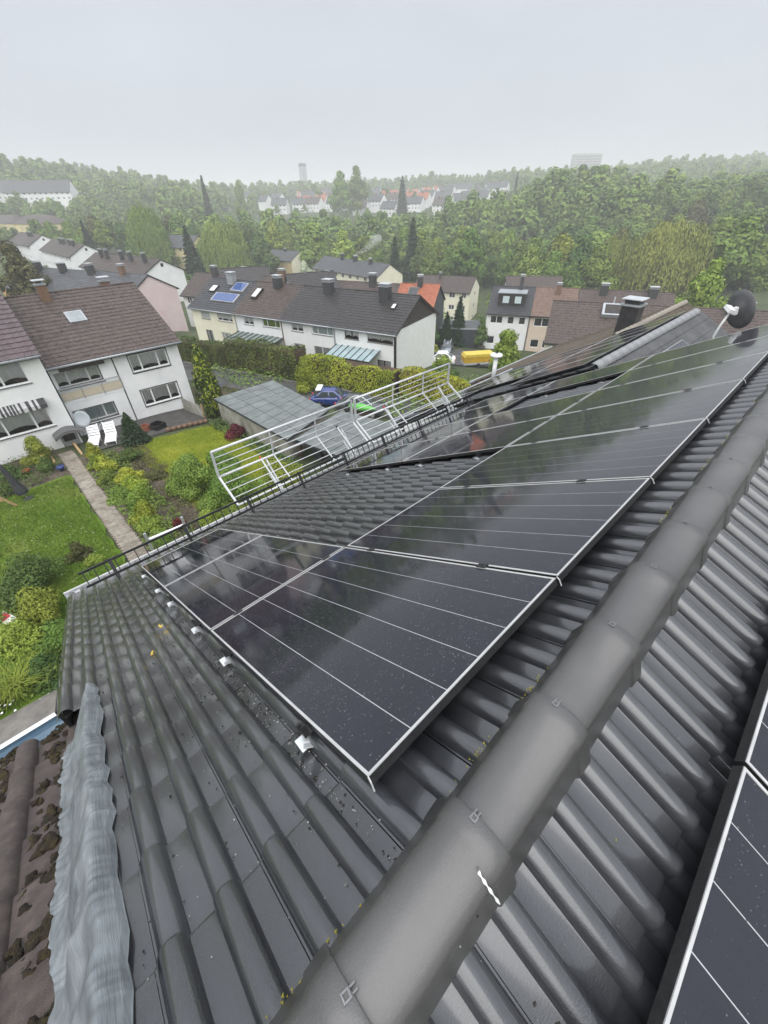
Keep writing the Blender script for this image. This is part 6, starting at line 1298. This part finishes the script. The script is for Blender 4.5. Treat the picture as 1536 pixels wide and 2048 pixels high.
# cars
def car(x, y, rz, m, lab, L=4.0, W=1.7, H=1.42, extra=None, z=None):
    t = thing('parked_car', lab, 'car', (x, y, (tz(x, y) if z is None else z) + .07), rz)
    st = [(-L / 2, .35, .55, .80), (-L / 2 + .12, .30, .78, .92), (-L * .22, .28, .88, .97), (-L * .16, .28, .90, .97), (L * .30, .28, .90, .97), (L * .40, .28, .86, .95), (L / 2 - .08, .30, .80, .90), (L / 2, .38, .62, .80)]
    b = MB(); rows = []
    for xx, zl, zh, wf in st:
        w_ = W / 2 * wf; rows.append([(xx, -w_ * .92, zl), (xx, -w_, zl + .15), (xx, -w_, zh - .12), (xx, -w_ * .88, zh), (xx, 0, zh + .02), (xx, w_ * .88, zh), (xx, w_, zh - .12), (xx, w_, zl + .15), (xx, w_ * .92, zl)])
    b.grid(rows); b.poly(rows[0][::-1]); b.poly(rows[-1]); b.build('body', m, t, True)
    ca = [(-L * .19, .90, .84), (-L * .02, H, .66), (L * .24, H + .01, .66), (L * .40, .93, .80)]; b = MB(); rows = []
    for xx, zz, wf in ca: w_ = W / 2 * wf; rows.append([(xx, -W / 2 * .84, .9), (xx, -w_, zz), (xx, 0, zz + .03), (xx, w_, zz), (xx, W / 2 * .84, .9)])
    b.grid(rows); b.build('roof', m, t, True)
    (x0, z0, w0), (x1, z1, w1), (x2, z2, w2), (x3, z3, w3) = ca
    def gq(P, n): b = MB(); b.quad(*P); b.build(n, M_carglass, t)
    gq([(x0 - .01, -W / 2 * w0 * .9, z0 + .04), (x0 - .01, W / 2 * w0 * .9, z0 + .04), (x1 - .05, W / 2 * w1 * .9, z1 - .02), (x1 - .05, -W / 2 * w1 * .9, z1 - .02)], 'windscreen')
    gq([(x3 + .02, W / 2 * w3 * .9, z3 + .05), (x3 + .02, -W / 2 * w3 * .9, z3 + .05), (x2 + .05, -W / 2 * w2 * .9, z2 - .03), (x2 + .05, W / 2 * w2 * .9, z2 - .03)], 'rear_window')
    for s in (-1, 1):
        for xa, xb, xc, xd in ((x0 + .22, x0 + (x3 - x0) * .46, x0 + (x3 - x0) * .46, x1 + .06), (x0 + (x3 - x0) * .49, x3 - .22, x2 - .02, x0 + (x3 - x0) * .49)): gq([(xa, s * (W / 2 * .855), .95), (xb, s * (W / 2 * .855), .95), (xc, s * (W / 2 * .70), H - .09), (xd, s * (W / 2 * .70), H - .09)][::s], 'side_window')
        for xx in (-L * .32, L * .31):
            b = MB(); b.tube([(xx, s * (W / 2 - .16), .30), (xx, s * (W / 2 + .01), .30)], .31, 16); wl = b.build('wheel', M_tyre, t); MB().tube([(xx, s * (W / 2 + .005), .30), (xx, s * (W / 2 + .02), .30)], .19, 12).build('rim', M_alu, wl)
        MB().box(-L / 2 - .005, -L / 2 + .1, s * W * .34 - .16, s * W * .34 + .16, .62, .75).build('headlight', M_hood, t); MB().box(L / 2 - .1, L / 2 + .006, s * W * .36 - .12, s * W * .36 + .12, .62, .80).build('tail_light', M_red, t)
        MB().box(x0 + .25, x0 + .38, s * (W / 2 + .02) - .08, s * (W / 2 + .02) + .08, .92, 1.05).build('mirror', m, t)
    if extra: extra(t, L, W, H)
    return t
car(-26.3, 19.3, 3.9, M_blue, "blue hatchback with white roof spoiler parked on the road behind the garage", extra=lambda t, L, W, H: MB().box(L * .25, L * .36, -W * .36, W * .36, H + .02, H + .10).build('spoiler', M_white, t))
car(-23.3, 19.6, 3.6, M_dcar, "dark grey car parked beside the blue hatchback, half hidden by the railing")
car(-40.6, 52.3, 2.15, M_silver, "silver estate car with roof rails before the dark double garage", 4.4, extra=lambda t, L, W, H: [MB().bar((-.3, s * .5, H + .08), (1.5, s * .5, H + .08), .05).build('roof_rail', M_white, t) for s in (-1, 1)])
car(-30.9, 38.4, 0.6, M_white, "white car half hidden behind the corner of the brick gable", 4.0)
t = thing('kayak', "long bright green boat-like object with black end near the blue car", 'kayak', (-20.0, 16.8, tz(-20, 16.8) + 1.2), 0.45); b = MB(); P = []
for i in range(13):
    s_ = i / 12; w_ = .36 * math.sin(math.pi * min(.98, max(.02, s_))) ** .7; P.append([(-1.1 + 2.2 * s_, w_ * .8 * math.cos(a), .15 + .7 * w_ * math.sin(a)) for a in np.linspace(0, 2 * math.pi, 11)])
b.grid(P); b.build('hull', M_green, t, True); MB().tube([(-1.16, 0, .15), (-.85, 0, .17)], [.07, .15], 8).build('end_cap', M_black, t); MB().box(-.7, .7, -.05, .05, -1.2, .0).build('stand', M_darkwood, t); b = MB(); b.tube([(-1.2 + .2 * i, .1, .35 + .55 * math.sin(math.pi * i / 10)) for i in range(11)], .025, 6); b.build('hoop', M_white, t)
t = thing('trailer', "bright yellow covered trailer with pale lower edge beyond the shrub", 'trailer', (-30.0, 45.4, tz(-30, 45.4)), 0.95); MB().box(-2.1, 2.1, -.8, .8, .5, .75).build('chassis', M_hood, t); b = MB(); b.box(-2.05, 2.05, -.78, .78, .76, 1.45); b.build('side', M_yellowp, t); b = MB(); b.prism([(-2.1, 1.45), (2.1, 1.45), (1.8, 1.78), (-1.9, 1.78)], -.82, .82); b.build('cover', M_yelltop, t); MB().tube([(-.2, -.85, .35), (-.2, .85, .35)], .33, 14).build('wheel', M_tyre, t)
# dark double garage with stairs
dg = thing('garage', "dark anthracite double garage with pale flat roof beside outdoor stairs", 'garage', (-44.5, 54.8, -18.1), math.radians(90 - 57))
MB().box(0, 6.6, 0, 5.4, -1, 2.55).build('wall', M_anth, dg); 
for x0 in (0.2, 3.45): MB().box(x0, x0 + 2.95, -.02, -.005, .05, 2.2).build('garage_door', M_anth, dg)
MB().box(-.1, 3.25, -.1, 5.5, 2.55, 2.72).build('flat_roof', M_zinc, dg); MB().box(3.32, 6.7, -.1, 5.5, 2.55, 2.72).build('flat_roof', M_zinc, dg)
for x0 in (.1, 3.5): MB().box(x0, x0 + 3.0, .1, 5.3, 2.721, 2.74).build('gravel_bed', M_rgrey, dg)
stp = thing('outdoor_stairs', "grey outdoor stairs between the dark garage and the dormer house", 'stairs', (-38.9, 58.2, -18.2), math.radians(90 - 57))
for i in range(12): MB().box(.1, 1.25, .5 + .36 * i, .9 + .36 * i, -.6 + .19 * i, .19 * (i + 1)).build('step', M_pave, stp)
MB().bar((.08, .5, 1.0), (.08, 4.8, 3.2), .05).build('handrail', M_zinc, stp)
vp = thing('exhaust_vent', "white mushroom shaped vent pipe beside the mossy roof edge", 'vent', (-7.75, 13.1, -3.6)); b = MB(); b.lathe([(.075, -.6), (.075, .32)], 12); b.build('pipe', M_white, vp, True); b = MB(); b.lathe([(.02, .46), (.20, .43), (.23, .38), (.20, .34), (.06, .32)][::-1], 18); b.build('cap', M_white, vp, True); MB().lathe([(.06, .461), (.06, .475)], 10).build('cap_bolt', M_black, vp)
# garden furniture by the left houses
def lounger(x, y, rz, lab):
    t = thing('sun_lounger', lab, 'sun lounger', (x, y, tz(x, y) + .07), rz, "white loungers on the patio")
    for i in range(7): MB().box(.1 + i * .17, .24 + i * .17, -.28, .28, .30, .33).build('slat', M_white, t)
    for i in range(5): b = MB(); b.bar((-.02 - i * .11, -.28, .34 + .13 * i), (-.02 - i * .11, .28, .34 + .13 * i), .03, .13, (-.6, 0, .8)); b.build('slat', M_white, t)
    for s in (-.3, .3): b = MB(); b.bar((1.35, s, .3), (0, s, .3), .05, .06); b.bar((0, s, .3), (-.55, s, .95), .05, .06); b.build('frame', M_white, t)
    for xx in (.05, 1.25):
        for s in (-.28, .28): MB().bar((xx, s, 0), (xx, s, .3), .045).build('leg', M_white, t)
lounger(-29.35, 2.45, -.35, "white slatted sun lounger on the dark patio, left one"); lounger(-29.15, 3.35, -.3, "white slatted sun lounger on the dark patio, right one")
bk = thing('bicycle', "dark bicycle leaning at the wall behind the loungers", 'bicycle', (-30.4, 2.9, tz(-30.4, 2.9) + .07), 1.55)
for x in (-.52, .52): b = MB(); b.tube([(x + .33 * math.cos(a), 0, .34 + .33 * math.sin(a)) for a in np.linspace(0, 6.283, 25)], .022, 6, False); b.build('wheel', M_tyre, bk)
b = MB(); b.tube([(-.52, 0, .34), (-.12, 0, .32), (.3, 0, .82), (.52, 0, .34)], .02, 6); b.tube([(-.52, 0, .34), (-.22, 0, .85), (.3, 0, .82)], .02, 6); b.tube([(-.12, 0, .32), (-.24, 0, .95)], .018, 6); b.tube([(.3, 0, .82), (.27, 0, 1.02), (.3, .25, 1.05)], .015, 6); b.tube([(.27, 0, 1.02), (.3, -.25, 1.05)], .015, 6); b.build('frame', M_black, bk); MB().box(-.34, -.12, -.07, .07, .95, 1.0).build('saddle', M_black, bk)
ds_ = thing('satellite_dish', "pale blue-grey satellite dish on a pole before the balcony", 'satellite dish', (-30.2, 2.35, tz(-30.2, 2.35)))
M_paledish = mat("pale_blue_grey_dish", (0.34, 0.38, 0.41), .45, (0.42, 0.46, 0.49), 3); dish(ds_, Vector((-30.1, 2.35, -9.3)), .48, (1, -.55, .35), M_paledish); b = MB(); b.tube([(-30.2, 2.4, -10.9), (-30.2, 2.4, -9.3)], .03, 6); keep(b.build('pole', M_zinc), ds_)
for i, (x, y, m, lab) in enumerate(((-28.6, 6.0, M_black, "black plastic crate at the patio edge, larger stack"), (-28.9, 5.3, mat("terracotta", (.28, .09, .05), .7, (.36, .13, .08), 4), "terracotta box beside the black crate"))):
    t = thing('crate', lab, 'crate', (x, y, tz(x, y) + .06), .4); s = .55 - .2 * i
    for k in range(4): a0, a1 = k * math.pi / 2 + .785, (k + 1) * math.pi / 2 + .785; MB().bar((s * math.cos(a0), s * math.sin(a0), .17), (s * math.cos(a1), s * math.sin(a1), .17), .04, .34).build('side', m, t)
    MB().box(-s * .6, s * .6, -s * .6, s * .6, .02, .06).build('base', m, t)
t = thing('edging_logs', "row of short brown logs edging the yellowing lawn by the patio", 'log edging', (-27.4, 7.6, tz(-27.4, 7.6)))
for i in range(8): x, y = -27.5 + .13 * i * .2, 6.3 + i * .36; b = MB(); b.tube([(x - .02, y - .16, tz(x, y) + .14), (x + .02, y + .16, tz(x, y) + .14)], .14, 9); keep(b.build('log', M_brickb, None, True), t)
t = thing('wooden_screen', "weathered low wooden board screen at the right house corner", 'board screen', (-29.6, 8.9, tz(-29.6, 8.9)))
for i in range(5): b = MB(); b.bar((-30.9, 8.7, -10.85 + .2 * i), (-28.2, 9.1, -10.9 + .2 * i - .0), .03, .185); keep(b.build('board', M_conc, None), t)
b = MB(); b.bar((-28.2, 9.1, -11.2), (-28.2, 9.1, -9.8), .1); keep(b.build('post', M_wood), t)
t = thing('clothes_pole', "thin green pole at the lawn corner by the thuja", 'pole', (-27.2, 8.9, tz(-27.2, 8.9))); MB().tube([(0, 0, 0), (0, 0, 2.2)], .03, 6).build('shaft', M_greywall, t); MB().bar((-.3, 0, 2.15), (.3, 0, 2.15), .04).build('crossbar', M_greywall, t)
ps = thing('parasol', "closed black parasol leaning in the left lawn", 'parasol', (-24.4, -1.9, tz(-24.4, -1.9)), rot=(.12, -.18, 0)); b = MB(); P = []
for z, r in ((.35, .20), (.5, .22), (.9, .15), (1.4, .11), (1.9, .08), (2.15, .03)): P.append([(r * (1 + .25 * (k % 2)) * math.cos(k * .524), r * (1 + .25 * (k % 2)) * math.sin(k * .524), z) for k in range(13)])
b.grid(P); b.build('cloth', M_fabric, ps); MB().tube([(0, 0, -.1), (0, 0, 2.2)], .025, 8).build('pole', M_zinc, ps); MB().lathe([(.28, 0), (.28, .06), (.05, .1)], 14).build('foot', M_bin, ps)
sw = thing('climbing_frame', "wooden A-frame leg of a swing at the left picture edge", 'climbing frame', (-24.0, -3.2, tz(-24, -3.2)))
for p, q in (((0, .8, 0), (0, 0, 1.5)), ((0, -.8, 0), (0, 0, 1.5)), ((0, 0, 1.45), (0, -3, 1.45)), ((0, .45, .55), (0, -.45, .55))): MB().bar(p, q, .09).build('beam', M_wood, sw)
for i, (x, y, m, lab) in enumerate(((-27.9, -1.9, M_green, "green round pot in the bed before the left house"), (-27.6, -1.5, M_red, "small red ball-like pot in the bed before the left house"), (-26.4, .0, M_blue, "small blue tub beside the small yellow-green tree"))):
    b = MB(); b.lathe([(.13, 0), (.2, .22), (.21, .26), (.17, .25)], 14); o = b.build('garden_pot', m, None, True, (x, y, tz(x, y) + .05)); tag(o, lab, 'pot')
ws = thing('stair_wall', "timber lined cellar stairwell beside the grey door", 'stairwell', (-28.9, .6, tz(-28.9, .6)))
for yy in (-.1, 1.3): MB().bar((-1.0, yy - .6, .1), (1.1, yy - .6, .05), .12, .22).build('beam', M_wood, ws)
MB().bar((.9, -1.1, 0), (.9, -1.1, .7), .1).build('post', M_wood, ws)
wr = thing('garden_bench', "white seat with red cushion among the shrubs at the left edge", 'garden bench', (-14.3, -3.55, tz(-14.3, -3.55)), .4)
MB().box(-.36, .36, -.16, .16, .40, .44).build('seat', M_white, wr); MB().box(-.15, .12, -.12, .12, .442, .50).build('cushion', mat("red_cushion", (.55, .05, .06), .7, (.65, .09, .1), 5), wr)
for x in (-.32, .32): MB().bar((x, 0, 0), (x, 0, .40), .05).build('leg', M_white, wr)
t = thing('trellis', "white frame with grey posts below the snow guard by the red shrub", 'frame', (-14.3, 1.3, tz(-14.3, 1.3))); MB().bar((0, -.2, 1.0), (.1, 1.2, 1.0), .12, .05).build('top_board', M_white, t)
for y in (-.2, 1.2): MB().bar((.05, y, 0), (.05, y, 1.35), .09).build('post', M_zinc, t)
# smoke from the chimney of the long grey roofed house
b = MB(); a_ = math.radians(93.3); sx, sy = -131.9 + 18 * math.sin(a_), 92.9 + 18 * math.cos(a_) + 4.6
for i in range(9): V, F = blob((sx + .75 * i, sy + .5 * i, -12.6 + .28 * i + .035 * i * i), .45 + .16 * i, .7, i, 2, .3); b.add(V, F)
ms = bpy.data.materials.new('chimney_smoke'); ms.use_nodes = True; tn = ms.node_tree; tn.nodes.clear(); oo = tn.nodes.new("ShaderNodeOutputMaterial"); pv = tn.nodes.new("ShaderNodeVolumePrincipled"); pv.inputs["Density"].default_value = 0.16; pv.inputs["Color"].default_value = (.97, .97, .98, 1); tn.links.new(pv.outputs[0], oo.inputs["Volume"])
tag(b.build('smoke', ms), kind='stuff')
# ------------------------------------------------------------------ haze
hz = MB(); hz.box(CX - 3150, CX + 3150, CY - 3150, CY + 3150, -31.0, 72.0)
mh = bpy.data.materials.new('haze_air'); mh.use_nodes = True; tn = mh.node_tree; tn.nodes.clear(); oo = tn.nodes.new("ShaderNodeOutputMaterial"); pv = tn.nodes.new("ShaderNodeVolumePrincipled")
pv.inputs["Color"].default_value = (0.985, 0.99, 1.0, 1); pv.inputs["Density"].default_value = 0.00085; pv.inputs["Anisotropy"].default_value = 0.0
tn.links.new(pv.outputs[0], oo.inputs["Volume"])
tag(hz.build('haze', mh), kind='stuff')
